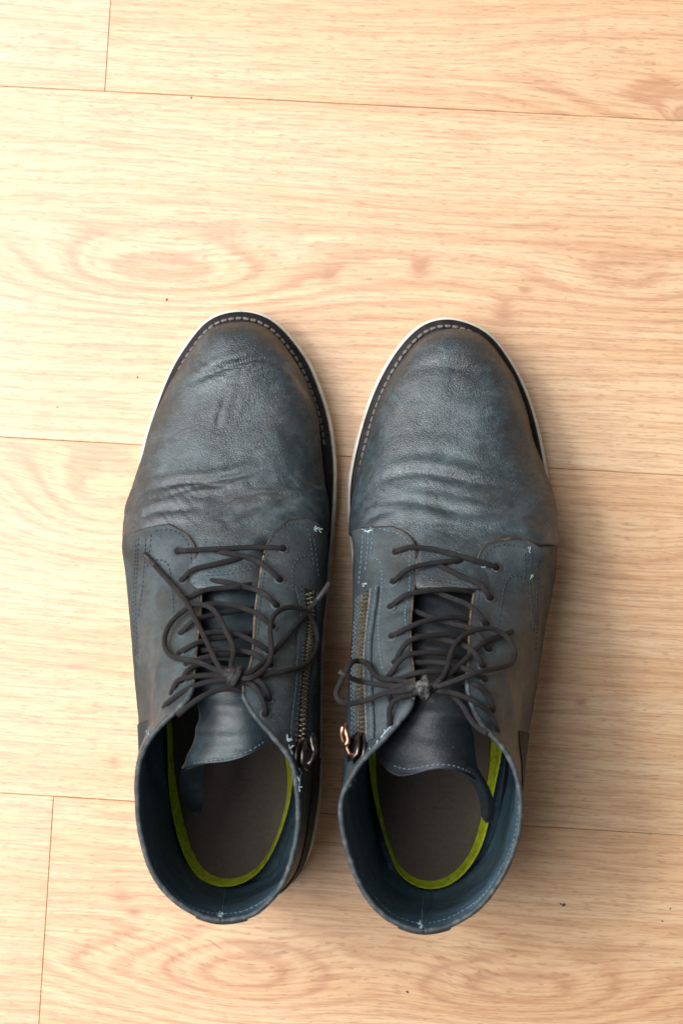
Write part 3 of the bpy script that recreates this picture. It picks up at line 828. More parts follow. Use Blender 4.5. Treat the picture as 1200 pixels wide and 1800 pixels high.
    def prism(sec, z0, z1, bev=.35):
        n = len(sec); V = []
        cx_ = np.mean(sec, 0)
        for (k, z) in ((.9, z0), (1, z0 + bev), (1, z1 - bev), (.88, z1)):
            for q in sec: 
                p = cx_ + (np.array(q) - cx_) * k; V.append(loc(p[0], p[1], z))
        F = []
        for l in range(3):
            for a in range(n): F.append((l*n + a, l*n + (a+1) % n, l*n + n + (a+1) % n, l*n + n + a))
        F.append(tuple(range(n-1, -1, -1))); F.append(tuple(3*n + a for a in range(n)))
        return V, F
    body = [(-5, -2.6), (-4, -3.6), (1, -4.4), (5, -3.4), (5.6, 0), (5, 3.4), (1, 4.4), (-4, 3.6), (-5, 2.6)]
    V, F = join([prism(body, -1.2, .2), prism(body, 1.5, 2.9)])
    sl = part('zipper_slider', V, F, MAT['gunmetal'], parent=tape)
    V, F = tube(np.array([loc(-3.6, 0, 2.6), loc(-3.4, 0, 4.3), loc(-1, 0, 5.2), loc(2, 0, 5.0), loc(3.6, 0, 4.0), loc(3.8, 0, 2.6)]), .0009, 8)
    part('slider_bridge', V, F, MAT[D['pull_mat']], parent=tape)
    pl = [loc(p[0] * .50, p[1] * .55, p[2]) for p in D['pull']]
    loop = closed(pl, 60)
    V, F = tube(np.concatenate([loop, loop[:1]]), .00120, 8, caps=False)
    part('zipper_pull', V, F, MAT[D['pull_mat']], parent=tape)

    # ---- laces
    R = .00134
    qt = [trees['L'], trees['R']]
    zthr = lambda py: 85.5 + (py - 966) * .25
    def lace_obj(name, paths, parent, rad=R, wear=None):
        Vs, Fs, s_, a_, w_ = [], [], [], [], []
        for path in paths:
            p = even(path, step=.0011); n = len(p)
            rr = rad * (1 + .045 * np.array([mnoise.noise(Vector(q * 260)) for q in p]))
            v, f = tube(p, rr, 12); b = len(Vs); Vs += v; Fs += [tuple(i + b for i in q) for q in f]
            for i in range(n):
                for k in range(12):
                    s_.append(i * .0011); a_.append(abs(k / 6.0 - 1)); w_.append(0.0 if wear is None else wear[2] * float(np.exp(-(np.linalg.norm(p[i] - wear[0]) / wear[1])**2)))
        return part(name, Vs, Fs, MAT['lace'], parent=parent, attrs={'s': s_, 'a': a_, 'wear': w_})
    kn = D['knot']; kc = W(kn[0], kn[1], zthr(kn[1]) + kn[2]); wear = (kc, D['wear'], D['wear_k'])
    cross = []; holes = []
    for i, (e0, pts, e1) in enumerate(D['cross']):
        zz = [None] * len(pts)
        def endz(e, p):
            if e == 'e':
                h = cast(p[0], p[1], qt)
                return (h[0][2] * 1000) if h is not None else zthr(p[1])
            if e == 'k': return kc[2] * 1000 - 2.5
            return zthr(p[1]) - 4.5
        z0, z1 = endz(e0, pts[0]), endz(e1, pts[-1])
        L = np.concatenate(([0], np.cumsum(np.linalg.norm(np.diff(np.array(pts, float), axis=0), axis=1)))); L /= L[-1]
        cp = []
        for p, l in zip(pts, L):
            z = z0 * (1 - l) + z1 * l + 3.2 * math.sin(math.pi * min(1, max(0, l)))**.7 + (1.1 if i % 2 else -.6) * math.sin(math.pi * l)
            if e0 == 'e' and 0 < l < .35: z = max(z, z0 + 1.9)
            if e1 == 'e' and .65 < l < 1: z = max(z, z1 + 1.9)
            cp.append([p[0], p[1], z])
        for e, a in ((e0, 0), (e1, -1)):
            if e == 'e':
                h = cast(pts[a][0], pts[a][1], qt)
                if h is not None: holes.append((h[0], h[1], h[2]))
        for p in cp:                                    # never sink into the leather between the ends
            if p is cp[0] or p is cp[-1]: continue
            h = cast(p[0], p[1], qt + [tb, vb])
            if h is not None: p[2] = max(p[2], h[0][2] * 1000 + 1.7)
        P = [W(*p) for p in cp]
        if e0 == 'e': P = [P[0] + np.array((0, 0, -.0030))] + P
        if e1 == 'e': P = P + [P[-1] + np.array((0, 0, -.0030))]
        cross.append(curve(np.array(P), 60))
    lace = lace_obj('lace', cross, root, wear=wear)
    def bow(pts):
        out = []
        for p in pts:
            px, py, dz = p[:3]
            if len(p) == 4: out.append([px, py, p[3]]); continue
            if dz == 'k': out.append([px, py, kc[2] * 1000]); continue
            h = cast(px, py, qt + [tb, vb])
            z = zthr(py) if (h is None or h[2] >= 2) else h[0][2] * 1000
            out.append([px, py, z + dz])
        z = np.array([o_[2] for o_ in out])
        z2 = z.copy(); z2[1:-1] = np.maximum(z[1:-1], .25 * z[:-2] + .5 * z[1:-1] + .25 * z[2:])
        return curve(np.array([W(o_[0], o_[1], b) for o_, b in zip(out, z2)]), 110)
    for lp in D['loops']: lace_obj('bow_loop', [bow(lp)], lace, wear=wear)
    for en, ag, am in D['ends']:
        pth = bow(en); lo = lace_obj('lace_end', [pth], lace, wear=wear)
        n = len(pth); seg = pth[:max(3, int(n * ag))] if True else pth
        V, F = tube(even(seg, step=.001), R * (1.02 if am == 'aglet' else .9), 10)
        part('aglet', V, F, MAT[am], parent=lace)
    # the knot: a wrap round the crossing with tucked strands
    wr_ = []
    ax = np.array((math.cos(D['knot_a']), math.sin(D['knot_a']), 0)); bx_ = np.array((-ax[1], ax[0], 0)); zx = np.array((0, 0, 1.0))
    for t in np.linspace(0, 2 * math.pi * 1.55, 50):
        wr_.append(kc + ax * (.0034 * (t / 9.7 - .5)) + bx_ * .0037 * math.cos(t + .6) + zx * .0030 * math.sin(t + .6))
    st = [kc + ax * -.0052 + zx * -.001, kc + ax * -.002 + bx_ * .0012 + zx * .0006, kc + ax * .002 - bx_ * .0010, kc + ax * .0052 + zx * -.001]
    st2 = [kc - bx_ * .0048 - zx * .002, kc - bx_ * .002 + zx * .0036 + ax * .0014, kc + bx_ * .0022 + zx * .0034 + ax * .0010, kc + bx_ * .005 - zx * .002 + ax * .001]
    lace_obj('knot', [np.array(wr_), curve(np.array(st), 20), curve(np.array(st2), 30)], lace, rad=.0016, wear=wear)
    # lace holes
    for (p, n, k) in holes:
        V = []; F = []; nn = n / np.linalg.norm(n); a = np.cross(nn, (0, 1, 0)); a /= np.linalg.norm(a); b_ = np.cross(nn, a)
        seg = 14
        for (rr, h) in ((.0031, .00005), (.0026, .00050), (.0021, .00045), (.0017, .00012)):
            for i in range(seg):
                t = 2 * math.pi * i / seg; V.append(p + nn * h + (a * math.cos(t) + b_ * math.sin(t)) * rr)
        for l in range(3):
            for i in range(seg): F.append((l*seg + i, l*seg + (i+1) % seg, l*seg + seg + (i+1) % seg, l*seg + seg + i))
        F.append(tuple(3*seg + i for i in range(seg)))
        part('lace_hole', V, F, [MAT['quarter' + tg], MAT['hole']], parent=qpart['L' if k == 0 else 'R'], midx=[0] * (seg * 2) + [1] * (seg + 1))
    return root

FV = lambda r, o=-.3: ('v', r, o)
left = dict(mat='a', mid=1, org=(420, 1150), cx=405, seed=2.0, label='worn slate blue leather boot with a dark metal zip slider facing its twin',
  sole=[(427, 546), (368, 561), (333, 596), (301, 645), (270, 719), (252, 775), (243, 827), (238, 890), (240, 960), (252, 1050), (270, 1150), (284, 1250), (291, 1350), (298, 1440), (318, 1513), (362, 1561), (418, 1578),
        (474, 1573), (513, 1553), (541, 1510), (558, 1450), (566, 1380), (567, 1250), (572, 1100), (584, 980), (590, 900), (592, 827), (588, 775), (580, 729), (567, 687), (545, 635), (515, 593), (480, 561)],
  feather=[(256, 1035), (250, 1000), (247, 950), (247, 900), (251, 850), (261, 800), (273, 761), (291, 715), (312, 670), (338, 631), (357, 605), (384, 584), (424, 576), (458, 581), (489, 605), (510, 633), (531, 671), (549, 719), (559, 768),
           (566, 827), (571, 880), (573, 930), (572, 985), (569, 1035)],
  ridge=[(600, 427, 52), (648, 425, 58), (750, 412, 64), (860, 402, 74), (940, 399, 86), (1000, 400, 97), (1035, 400, 104)],
  bulge=[(560, 2, 2), (700, 2, 3), (780, 4, 4), (850, 11, 8), (900, 21, 11), (1035, 26, 12)],
  creases=[([(335, 672), (375, 656), (420, 640), (460, 632), (500, 636)], .8, 2.2), ([(262, 862), (310, 852), (360, 848), (420, 838), (470, 820)], .9, 2.0), ([(300, 872), (350, 858), (400, 856)], .5, 1.4),
           ([(500, 850), (530, 862), (560, 872)], .7, 1.8), ([(236, 915), (265, 902), (300, 897), (350, 893)], .8, 2.2), ([(470, 905), (520, 880), (555, 895)], .7, 2.4), ([(380, 760), (390, 720), (400, 690)], .35, 1.6),
           ([(500, 640), (520, 660), (545, 700)], .4, 2.0), ([(420, 905), (470, 885), (510, 880)], .5, 2.2)],
  pad=.0060, cdep=.0009, wrinkle=[(648, 22, .7), (862, 26, 1.0), (905, 20, .8)], wdir=40, q_y={'L': 945, 'R': 935},
  ribs={'L': [[FV(0), FV(.2), (236, 940), (264, 931), (298, 926)],
              [(249, 975, 24), (217, 968, 46), (236, 962), (284, 952), (333, 950)],
              [(251, 1000, 24), (220, 998, 49), (240, 995, 73), (290, 993, 88), (348, 992, 93)],
              [(259, 1070, 24), (229, 1070, 50), (244, 1068, 83), (292, 1066, 104), (351, 1066, 112)],
              [(275, 1150, 24), (236, 1150, 55), (249, 1148, 95), (290, 1146, 122), (343, 1145, 132)],
              [(288, 1235, 24), (243, 1230, 58), (254, 1228, 102), (287, 1225, 134), (329, 1222, 150)],
              [(293, 1290, 24), (247, 1285, 60), (252, 1278, 105), (271, 1266, 134), (298, 1254, 151)],
              [(296, 1340, 24), (255, 1338, 55), (247, 1330, 95), (246, 1317, 125), (253, 1306, 151)],
              [(302, 1400, 24), (272, 1400, 50), (254, 1395, 90), (243, 1390, 122), (236, 1387, 150)],
              [(316, 1497, 24), (293, 1497, 50), (273, 1495, 90), (259, 1495, 122), (250, 1495, 150)],
              [(342, 1537, 24), (330, 1550, 50), (313, 1560, 90), (300, 1569, 122), (292, 1575, 150)],
              [(410, 1561, 24), (405, 1587, 48), (398, 1599, 90), (392, 1612, 122), (389, 1623, 151)]],
        'R': [[FV(0), FV(.2), (556, 926), (535, 918), (504, 919)],
              [(572, 960, 24), (577, 958, 46), (560, 952), (520, 940), (478, 945)],
              [(570, 1000, 24), (575, 998, 48), (563, 996, 76), (514, 995, 91), (461, 995, 94)],
              [(562, 1090, 24), (568, 1090, 50), (557, 1090, 88), (508, 1089, 109), (449, 1089, 116)],
              [(556, 1160, 24), (564, 1160, 55), (555, 1162, 98), (512, 1164, 127), (441, 1166, 136)],
              [(554, 1235, 24), (562, 1230, 58), (554, 1230, 104), (512, 1226, 138), (430, 1222, 150)],
              [(554, 1300, 24), (562, 1295, 58), (556, 1292, 104), (530, 1286, 136), (470, 1280, 151)],
              [(554, 1350, 24), (561, 1350, 50), (553, 1346, 95), (537, 1342, 126), (514, 1336, 151)],
              [(549, 1410, 24), (557, 1410, 45), (548, 1412, 90), (538, 1414, 122), (527, 1415, 149)],
              [(527, 1498, 24), (539, 1502, 45), (533, 1501, 90), (528, 1500, 122), (521, 1499, 149)],
              [(497, 1544, 24), (505, 1555, 45), (500, 1560, 90), (494, 1567, 122), (488, 1573, 150)],
              [(410, 1561, 24), (405, 1587, 48), (398, 1599, 90), (392, 1612, 122), (389, 1623, 151)]]},
  ud={'L': .40, 'R': .43}, counter={'L': .49, 'R': .58}, folds={'L': [([(300, 1110, 118), (285, 1170, 122), (272, 1240, 122)], 1.2, 5)], 'R': [([(545, 1160, 105), (552, 1220, 112)], 1.4, 5)]},
  tongue=[[(330, 985, 72), (365, 985, 84), (400, 985, 89), (435, 985, 84), (470, 985, 72)],
          [(330, 1040, 92), (365, 1040, 97), (400, 1040, 100), (435, 1040, 97), (468, 1040, 92)],
          [(328, 1100, 107), (365, 1100, 112), (398, 1100, 114), (430, 1100, 112), (465, 1100, 108)],
          [(328, 1160, 120), (362, 1160, 125), (395, 1160, 128), (428, 1160, 126), (462, 1160, 122)],
          [(338, 1215, 130), (368, 1215, 136), (398, 1215, 139), (428, 1215, 138), (460, 1215, 133)],
          [(350, 1255, 131), (378, 1257, 139), (408, 1258, 142), (438, 1256, 141), (470, 1250, 134)],
          [(340, 1300, 130), (372, 1303, 139), (408, 1302, 143), (446, 1294, 142), (480, 1278, 134)],
          [(320, 1352, 125), (352, 1343, 137), (398, 1338, 142), (440, 1324, 142), (477, 1300, 134)]],
  flap=[[(319, 1350, 124), (316, 1375, 110), (324, 1405, 98), (338, 1428, 90)], [(338, 1345, 129), (334, 1375, 111), (340, 1410, 98), (347, 1430, 90)], [(360, 1345, 128), (358, 1375, 110), (358, 1405, 98), (353, 1428, 91)]],
  felt=[(287, 1150), (291, 1260), (295, 1340), (301, 1420), (322, 1500), (352, 1545), (395, 1559), (437, 1547), (468, 1516), (493, 1464), (509, 1408), (514, 1340), (508, 1260), (500, 1150), (395, 1080)],
  insole=[(303, 1150), (302, 1260), (308, 1340), (322, 1420), (340, 1490), (364, 1530), (396, 1545), (432, 1540), (466, 1512), (490, 1462), (502, 1410), (501, 1360), (492, 1310), (480, 1230), (470, 1150), (390, 1095)],
  base=[(287, 1150), (291, 1260), (295, 1340), (301, 1420), (322, 1500), (352, 1545), (395, 1563), (442, 1556), (486, 1530), (515, 1475), (532, 1400), (536, 1340), (530, 1260), (515, 1150), (395, 1080)],
  text='UKJ', text_px=(416, 1380),
  stitch_in=.0058, stitch_y=790,
  thread={'L': 'dark', 'R': 'dark'},
  seam={'L': [[(240, 946), (237, 1000), (235, 1060), (237, 1120), (240, 1160)], [(244, 944), (241, 1000), (239, 1060), (241, 1120), (243, 1160)], [(257, 944), (254, 990), (250, 1040), (243, 1085)],
              [(266, 938), (263, 970), (259, 1000)], [(270, 934), (290, 931), (310, 935), (325, 946), (333, 962), (337, 990), (341, 1030), (341, 1060)], [(272, 984), (292, 988), (299, 1004), (302, 1030), (305, 1060), (306, 1080)]],
        'R': [[(472, 956), (484, 935), (502, 924), (525, 922), (542, 930), (545, 945), (549, 975), (552, 1000)], [(470, 972), (465, 1003), (461, 1030), (457, 1060), (455, 1090), (452, 1120)], [(552, 945), (556, 980), (560, 1020)],
              [(516, 1040), (514, 1010), (518, 990), (528, 980), (545, 977), (552, 984)]]},
  seam_in={'L': [[(258, 1330), (247, 1390), (252, 1440), (262, 1490), (282, 1540), (305, 1570), (335, 1594), (365, 1604), (386, 1606)], [(391, 1608), (393, 1585), (396, 1562)]],
           'R': [[(388, 1606), (420, 1604), (450, 1592), (476, 1574), (494, 1550), (505, 1525)]]},
  fray={'L': [[(262, 1292), (264, 1284)], [(283, 1268), (286, 1272)]], 'R': [[(550, 930), (554, 931), (559, 932)], [(556, 928), (562, 933)], [(506, 1306), (504, 1290)], [(521, 1358), (523, 1375), (524, 1392)], [(527, 1360), (525, 1384), (526, 1410)], [(524, 1350), (530, 1362)], [(510, 1318), (514, 1328)], [(504, 1316), (506, 1328)], [(386, 1607), (390, 1614)]]},
  vamp_seam=[[(362, 1006), (400, 1004), (430, 998), (455, 990)], [(360, 1012), (400, 1010), (430, 1004), (456, 996)]],
  tongue_seam=[[(340, 1342), (370, 1337), (400, 1333), (440, 1319), (470, 1300)]],
  loose=[(552, 930, 5), (559, 932, 4), (389, 1612, 5), (391, 1607, 3), (506, 1303, 5), (509, 1316, 5), (523, 1370, 6), (525, 1385, 5), (262, 1290, 3)],
  zip=[(541, 1036), (544, 1080), (543, 1120), (538, 1160), (533, 1200), (530, 1250), (527, 1300), (524, 1322)],
  pull_mat='gunmetal', pull=[(-3, -1.6, 5.4), (-8, -2.6, 4.6), (-14, -2.4, 3.8), (-16, 0, 3.6), (-14, 2.4, 3.8), (-8, 2.6, 4.6), (-3, 1.6, 5.4), (-1.5, 0, 5.6)],
  cross=[('e', [(313, 969), (340, 967), (400, 964), (460, 962), (498, 964)], 'e'), ('e', [(322, 1019), (332, 1006), (362, 995), (410, 984), (462, 972)], 'u'), ('u', [(350, 969), (400, 972), (440, 981), (472, 1000), (492, 1019)], 'e'),
         ('e', [(332, 1052), (348, 1042), (385, 1034), (420, 1031), (452, 1024)], 'u'), ('u', [(352, 1020), (400, 1024), (440, 1034), (470, 1048), (486, 1064)], 'e'), ('e', [(320, 1112), (334, 1096), (362, 1084), (402, 1076), (447, 1070)], 'u'),
         ('u', [(358, 1062), (400, 1063), (436, 1072), (462, 1086), (478, 1102)], 'e'), ('e', [(317, 1147), (334, 1136), (365, 1125), (400, 1120), (443, 1113)], 'u'), ('u', [(352, 1114), (400, 1111), (436, 1123), (458, 1135), (474, 1146)], 'e'),
         ('e', [(330, 1166), (352, 1158), (385, 1152), (420, 1150), (442, 1151)], 'u'), ('u', [(352, 1144), (395, 1141), (430, 1145), (456, 1155), (474, 1170)], 'e'),
         ('e', [(322, 1196), (327, 1182), (345, 1170), (372, 1165), (400, 1166)], 'u'), ('e', [(303, 1216), (310, 1200), (335, 1190), (370, 1187), (405, 1190)], 'k'), ('e', [(290, 1240), (318, 1218), (350, 1203), (385, 1196), (410, 1195)], 'k'),
         ('u', [(312, 1258), (350, 1228), (385, 1213), (415, 1212), (440, 1222)], 'u'), ('k', [(425, 1200), (444, 1204), (457, 1222), (464, 1240), (467, 1255)], 'e'), ('k', [(425, 1195), (452, 1196), (466, 1210), (472, 1228)], 'e')],
  knot=(412, 1190, 6.0), knot_a=-.5, wear=.0040, wear_k=.28,
  loops=[[(408, 1190, 'k'), (384, 1180, 5), (345, 1163, 6), (308, 1156, 5), (291, 1140, 5), (291, 1115, 6), (303, 1092, 6), (322, 1074, 5), (345, 1063, 6), (370, 1068, 8), (388, 1090, 9), (402, 1118, 9), (411, 1146, 8), (406, 1172, 7), (412, 1188, 'k')],
         [(416, 1191, 'k'), (440, 1192, 7), (462, 1179, 8), (476, 1155, 9), (476, 1125, 10), (475, 1100, 10), (484, 1079, 9), (505, 1068, 8), (530, 1071, 8), (549, 1090, 8), (557, 1118, 8), (551, 1150, 8), (533, 1170, 7), (505, 1179, 6), (465, 1186, 5), (416, 1192, 'k')]],
  ends=[([(253, 973, 2.2), (266, 987, 2.2), (285, 1008, 2.6), (310, 1035, 3.5), (330, 1062, 8), (352, 1105, 9), (374, 1150, 8), (392, 1180, 7), (408, 1190, 'k')], .12, 'aglet'),
        ([(579, 1025, 0, 98), (566, 1044, 0, 100), (545, 1070, 4.5), (518, 1102, 4), (490, 1136, 4.5), (462, 1165, 6), (436, 1184, 6), (418, 1190, 'k')], .16, 'aglet')])

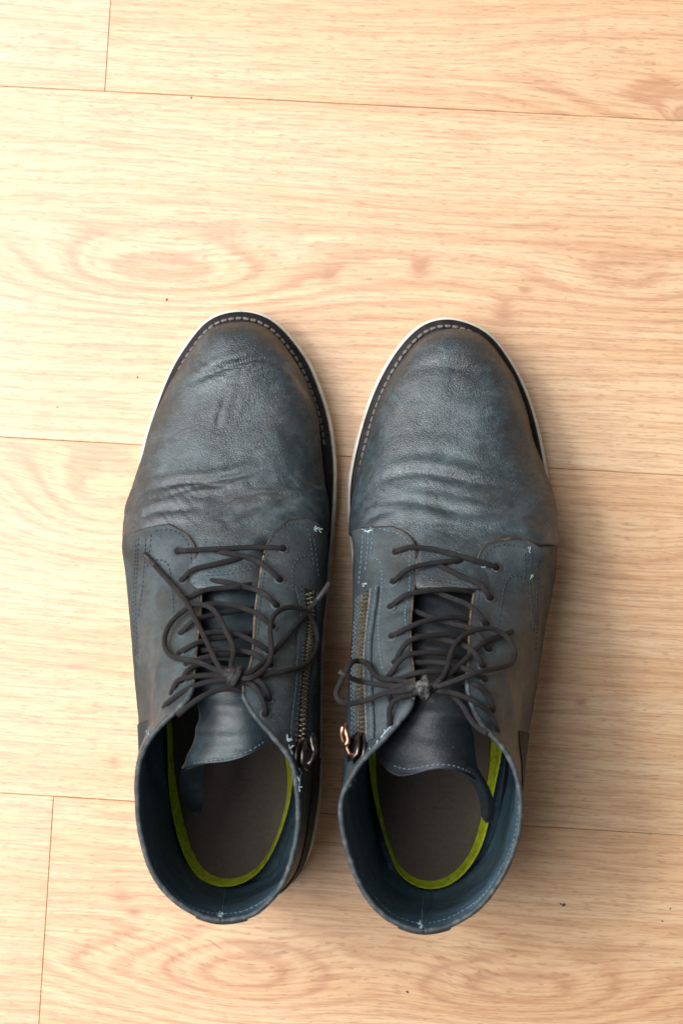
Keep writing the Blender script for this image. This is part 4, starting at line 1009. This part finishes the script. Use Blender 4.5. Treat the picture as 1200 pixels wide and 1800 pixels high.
right = dict(mat='b', mid=-1, org=(780, 1160), cx=790, seed=9.0, label='worn slate blue leather boot with a copper zip pull facing its twin',
  sole=[(786, 559), (744, 568), (709, 596), (678, 638), (653, 687), (632, 747), (618, 803), (611, 845), (609, 890), (612, 940), (618, 1000), (627, 1120), (632, 1250), (634, 1350), (641, 1440), (657, 1500), (688, 1546), (732, 1571), (780, 1576),
        (830, 1556), (868, 1511), (890, 1440), (902, 1350), (912, 1250), (927, 1150), (944, 1050), (958, 960), (965, 900), (965, 850), (961, 820), (951, 768), (937, 715), (916, 663), (891, 621), (860, 586), (825, 567)],
  feather=[(628, 1035), (626, 985), (625, 950), (625, 915), (627, 873), (638, 820), (653, 768), (671, 712), (691, 671), (714, 637), (735, 611), (763, 594), (797, 589), (831, 596), (858, 615), (876, 638), (894, 666), (909, 703), (926, 758), (940, 810),
           (950, 850), (954, 890), (954, 940), (952, 985), (949, 1035)],
  ridge=[(600, 795, 52), (648, 795, 58), (750, 792, 64), (860, 787, 74), (940, 785, 86), (1000, 784, 97), (1035, 783, 104)],
  bulge=[(560, 2, 2), (700, 3, 2), (780, 4, 4), (850, 8, 14), (900, 12, 22), (1035, 16, 27)],
  creases=[([(670, 845), (720, 832), (780, 838), (850, 852), (900, 850)], .8, 2.6), ([(660, 888), (700, 882), (760, 890), (830, 905), (880, 900)], .8, 2.6), ([(640, 920), (660, 905), (690, 900)], .6, 2.0), ([(860, 940), (900, 935), (945, 950)], .8, 2.6),
           ([(720, 655), (770, 645), (830, 655)], .4, 3.0), ([(930, 720), (938, 760), (950, 800)], .5, 2.2), ([(700, 800), (760, 795), (830, 812)], .4, 3.0)],
  pad=.0015, cdep=.0007, wrinkle=[(650, 20, .25), (842, 22, .6), (895, 24, .8), (940, 16, .5)], wdir=-25, q_y={'L': 940, 'R': 955},
  ribs={'L': [[FV(0), FV(.2), (637, 932), (662, 929), (690, 931)],
              [(628, 965, 24), (621, 962, 46), (636, 958), (678, 950), (723, 952)],
              [(629, 1000, 24), (620, 998, 49), (631, 996, 76), (672, 995, 91), (730, 994, 94)],
              [(635, 1090, 24), (620, 1087, 52), (627, 1085, 89), (667, 1082, 110), (721, 1080, 115)],
              [(640, 1160, 24), (619, 1160, 55), (621, 1160, 99), (662, 1160, 127), (723, 1160, 134)],
              [(643, 1240, 24), (617, 1240, 60), (611, 1240, 104), (650, 1238, 138), (722, 1236, 151)],
              [(645, 1290, 24), (618, 1290, 58), (606, 1288, 104), (632, 1283, 137), (690, 1275, 152)],
              [(646, 1350, 24), (623, 1350, 50), (606, 1350, 95), (608, 1348, 127), (628, 1343, 152)],
              [(650, 1420, 24), (629, 1420, 48), (612, 1420, 90), (601, 1420, 124), (594, 1420, 152)],
              [(664, 1500, 24), (643, 1498, 48), (626, 1496, 90), (614, 1494, 124), (606, 1492, 152)],
              [(692, 1540, 24), (676, 1565, 48), (663, 1576, 90), (653, 1584, 124), (648, 1589, 152)],
              [(760, 1558, 24), (757, 1597, 48), (752, 1612, 92), (747, 1628, 124), (745, 1641, 152)]],
        'R': [[FV(0), FV(.2), (950, 966), (925, 957), (895, 953)],
              [(953, 975, 24), (977, 975, 46), (955, 980), (905, 968), (852, 966)],
              [(951, 1010, 24), (976, 1005, 48), (957, 1003, 72), (900, 1003, 89), (838, 1005, 95)],
              [(940, 1090, 24), (962, 1080, 50), (947, 1084, 86), (892, 1088, 108), (827, 1090, 116)],
              [(926, 1160, 24), (949, 1160, 55), (936, 1158, 98), (886, 1155, 125), (825, 1152, 134)],
              [(914, 1230, 24), (938, 1230, 56), (924, 1225, 102), (880, 1215, 137), (824, 1206, 150)],
              [(906, 1290, 24), (928, 1290, 58), (919, 1285, 102), (890, 1278, 134), (848, 1268, 151)],
              [(900, 1350, 24), (918, 1348, 52), (919, 1340, 95), (910, 1332, 126), (893, 1322, 151)],
              [(891, 1410, 24), (908, 1412, 48), (913, 1414, 90), (916, 1415, 122), (917, 1415, 150)],
              [(870, 1490, 24), (887, 1494, 48), (896, 1497, 90), (901, 1498, 122), (904, 1499, 150)],
              [(830, 1538, 24), (840, 1562, 48), (846, 1575, 90), (850, 1585, 124), (851, 1591, 151)],
              [(760, 1558, 24), (757, 1597, 48), (752, 1612, 92), (747, 1628, 124), (745, 1641, 152)]]},
  ud={'L': .43, 'R': .38}, counter={'L': .58, 'R': .49}, folds={'R': [([(880, 1170, 128), (893, 1230, 128), (905, 1290, 122)], 1.3, 5)], 'L': [([(700, 1060, 110), (712, 1078, 114)], -1.2, 6)]},
  tongue=[[(710, 985, 72), (748, 985, 84), (784, 985, 89), (822, 985, 84), (856, 985, 72)],
          [(708, 1040, 92), (746, 1040, 97), (780, 1040, 100), (815, 1040, 97), (850, 1040, 92)],
          [(706, 1100, 107), (742, 1100, 112), (776, 1100, 114), (810, 1100, 112), (846, 1100, 108)],
          [(706, 1160, 120), (740, 1160, 125), (774, 1160, 128), (806, 1160, 126), (842, 1160, 122)],
          [(706, 1215, 131), (738, 1215, 137), (770, 1215, 139), (800, 1215, 138), (830, 1215, 133)],
          [(690, 1262, 132), (725, 1264, 139), (762, 1264, 142), (796, 1262, 140), (826, 1258, 133)],
          [(668, 1310, 130), (708, 1320, 138), (754, 1312, 143), (800, 1312, 141), (834, 1308, 130)],
          [(664, 1335, 128), (702, 1364, 134), (756, 1353, 142), (806, 1357, 141), (841, 1376, 128)]],
  flap=[[(806, 1350, 138), (822, 1368, 131), (840, 1400, 120), (845, 1435, 110)], [(832, 1350, 134), (848, 1378, 128), (858, 1412, 118), (854, 1446, 109)], [(836, 1345, 127), (860, 1386, 118), (868, 1416, 112), (864, 1444, 107)]],
  felt=[(648, 1150), (646, 1260), (648, 1340), (662, 1425), (683, 1496), (706, 1541), (745, 1562), (788, 1556), (826, 1523), (852, 1470), (866, 1400), (880, 1330), (884, 1260), (878, 1150), (770, 1080)],
  insole=[(672, 1150), (668, 1260), (664, 1340), (668, 1420), (686, 1492), (710, 1533), (744, 1549), (780, 1543), (814, 1512), (836, 1460), (848, 1400), (856, 1340), (860, 1260), (850, 1150), (765, 1095)],
  base=[(645, 1150), (643, 1260), (645, 1340), (652, 1420), (672, 1500), (700, 1550), (745, 1570), (792, 1562), (836, 1530), (866, 1480), (882, 1400), (890, 1330), (893, 1260), (880, 1150), (770, 1080)],
  text='UKJ', text_px=(768, 1392),
  stitch_in=.0058, stitch_y=860,
  thread={'L': 'blue', 'R': 'dark'},
  seam={'L': [[(638, 940), (634, 990), (630, 1030)], [(648, 934), (645, 975), (641, 1005)], [(656, 934), (653, 960), (650, 980)], [(664, 929), (690, 934), (708, 943), (718, 956), (720, 985), (720, 1020), (718, 1045), (712, 1075), (713, 1095), (716, 1115)],
              [(652, 982), (664, 983), (670, 995), (671, 1030), (669, 1060), (666, 1085), (665, 1110), (668, 1150), (672, 1175)]],
        'R': [[(849, 985), (856, 970), (872, 960), (895, 958), (918, 962), (935, 968)], [(847, 995), (843, 1025), (839, 1060), (840, 1090)], [(921, 970), (922, 990), (921, 1012)], [(933, 968), (933, 985), (931, 1015)], [(952, 975), (946, 1025), (947, 1060), (944, 1100), (940, 1150)], [(948, 975), (941, 1025), (942, 1060), (938, 1110)],
              [(929, 1018), (932, 1060), (936, 1110)], [(925, 1016), (900, 1013), (889, 1023), (882, 1055), (876, 1090), (874, 1115)]]},
  seam_in={'L': [[(612, 1480), (630, 1535), (655, 1572), (685, 1604), (715, 1618), (738, 1624)], [(742, 1622), (742, 1600), (744, 1575)]],
           'R': [[(910, 1385), (909, 1440), (898, 1490), (876, 1535), (848, 1575), (815, 1600), (780, 1617), (745, 1624)]]},
  fray={'L': [[(640, 935), (648, 934), (656, 930)], [(640, 932), (650, 937)], [(640, 1026), (645, 1026)], [(652, 1322), (662, 1310), (664, 1300)], [(648, 1325), (658, 1325)], [(668, 1300), (680, 1285), (690, 1275)], [(622, 1362), (616, 1376), (612, 1388)], [(626, 1366), (620, 1380)], [(618, 1364), (624, 1374)], [(644, 1330), (654, 1318)], [(650, 1334), (660, 1316)], [(738, 1630), (739, 1638)]], 'R': [[(933, 966), (935, 968)], [(931, 1014), (934, 1015)], [(853, 995), (851, 1000)], [(736, 1636), (741, 1634)]]},
  vamp_seam=[[(740, 1008), (770, 1015), (800, 1020), (825, 1024)], [(740, 1014), (770, 1022), (800, 1027), (825, 1030)]],
  tongue_seam=[[(690, 1345), (715, 1352), (756, 1345), (800, 1347), (835, 1362)]],
  loose=[(642, 932, 4), (652, 933, 4), (643, 1027, 4), (738, 1632, 6), (740, 1627, 4), (652, 1322, 7), (660, 1312, 5), (676, 1290, 4), (620, 1372, 6), (616, 1384, 5), (931, 967, 3), (932, 1015, 3), (851, 998, 4)],
  zip=[(644, 1040), (639, 1090), (635, 1140), (634, 1190), (636, 1240), (637, 1285), (636, 1312)],
  pull_mat='copper', pull=[(-1, -2.2, 5.6), (-7, -3.4, 7.0), (-13, -2.6, 7.2), (-15, 0, 7.0), (-13, 2.6, 6.8), (-7, 3.4, 6.4), (-1, 2.2, 5.6), (1, 0, 5.6)],
  cross=[('e', [(696, 970), (710, 964), (745, 963), (800, 975), (840, 987), (872, 997)], 'e'), ('e', [(692, 1022), (706, 1008), (742, 993), (790, 987), (838, 990)], 'u'), ('u', [(735, 980), (780, 998), (820, 1017), (848, 1032), (861, 1052)], 'e'),
         ('e', [(687, 1066), (706, 1050), (742, 1040), (790, 1036), (832, 1042)], 'u'), ('u', [(730, 1028), (765, 1040), (800, 1054), (836, 1074), (854, 1098)], 'e'), ('e', [(689, 1118), (722, 1101), (760, 1089), (800, 1085), (830, 1094)], 'u'),
         ('u', [(728, 1074), (770, 1089), (805, 1099), (835, 1112), (858, 1142)], 'e'), ('e', [(695, 1164), (712, 1133), (750, 1118), (790, 1116), (825, 1128)], 'u'), ('u', [(728, 1118), (765, 1122), (800, 1130), (835, 1150), (848, 1172)], 'e'),
         ('e', [(685, 1188), (704, 1160), (735, 1148), (770, 1148), (815, 1158)], 'u'), ('u', [(728, 1165), (765, 1164), (800, 1170), (830, 1182), (850, 1194)], 'e'), ('e', [(698, 1196), (715, 1188), (745, 1181), (775, 1180), (812, 1188)], 'u'),
         ('e', [(686, 1272), (684, 1250), (696, 1230), (720, 1221), (742, 1214)], 'k'), ('e', [(690, 1236), (684, 1222), (694, 1208), (720, 1204), (742, 1208)], 'k'), ('k', [(752, 1214), (795, 1218), (835, 1234), (864, 1260), (872, 1282)], 'e'), ('u', [(812, 1202), (836, 1204), (856, 1222), (864, 1246)], 'e'), ('u', [(790, 1220), (812, 1240), (832, 1272), (856, 1290)], 'u')],
  knot=(745, 1210, 6.0), knot_a=.1, wear=.0055, wear_k=.62,
  loops=[[(742, 1208, 'k'), (700, 1196, 6), (666, 1191, 6), (652, 1178, 6), (645, 1166, 7), (630, 1162, 7), (614, 1170, 0, 138), (602, 1192, 0, 140), (591, 1222, 0, 142), (600, 1234, 0, 144), (640, 1232, 8), (676, 1219, 8), (712, 1214, 7), (744, 1211, 'k')],
         [(748, 1211, 'k'), (772, 1196, 8), (786, 1172, 9), (793, 1146, 10), (810, 1121, 10), (838, 1107, 9), (868, 1106, 8), (892, 1122, 8), (904, 1146, 8), (899, 1165, 8), (872, 1175, 8), (830, 1185, 7), (790, 1200, 6), (748, 1212, 'k')]],
  ends=[([(596, 1180, 0, 147), (612, 1190, 0, 147), (640, 1199, 10), (676, 1205, 9), (712, 1207, 8), (744, 1209, 'k')], .10, 'aglet'),
        ([(900, 1110, 3), (884, 1116, 3), (858, 1126, 4), (832, 1145, 6), (806, 1170, 6), (780, 1192, 6), (750, 1209, 'k')], .13, 'aglet_amber')])
build_boot(left)
build_boot(right)
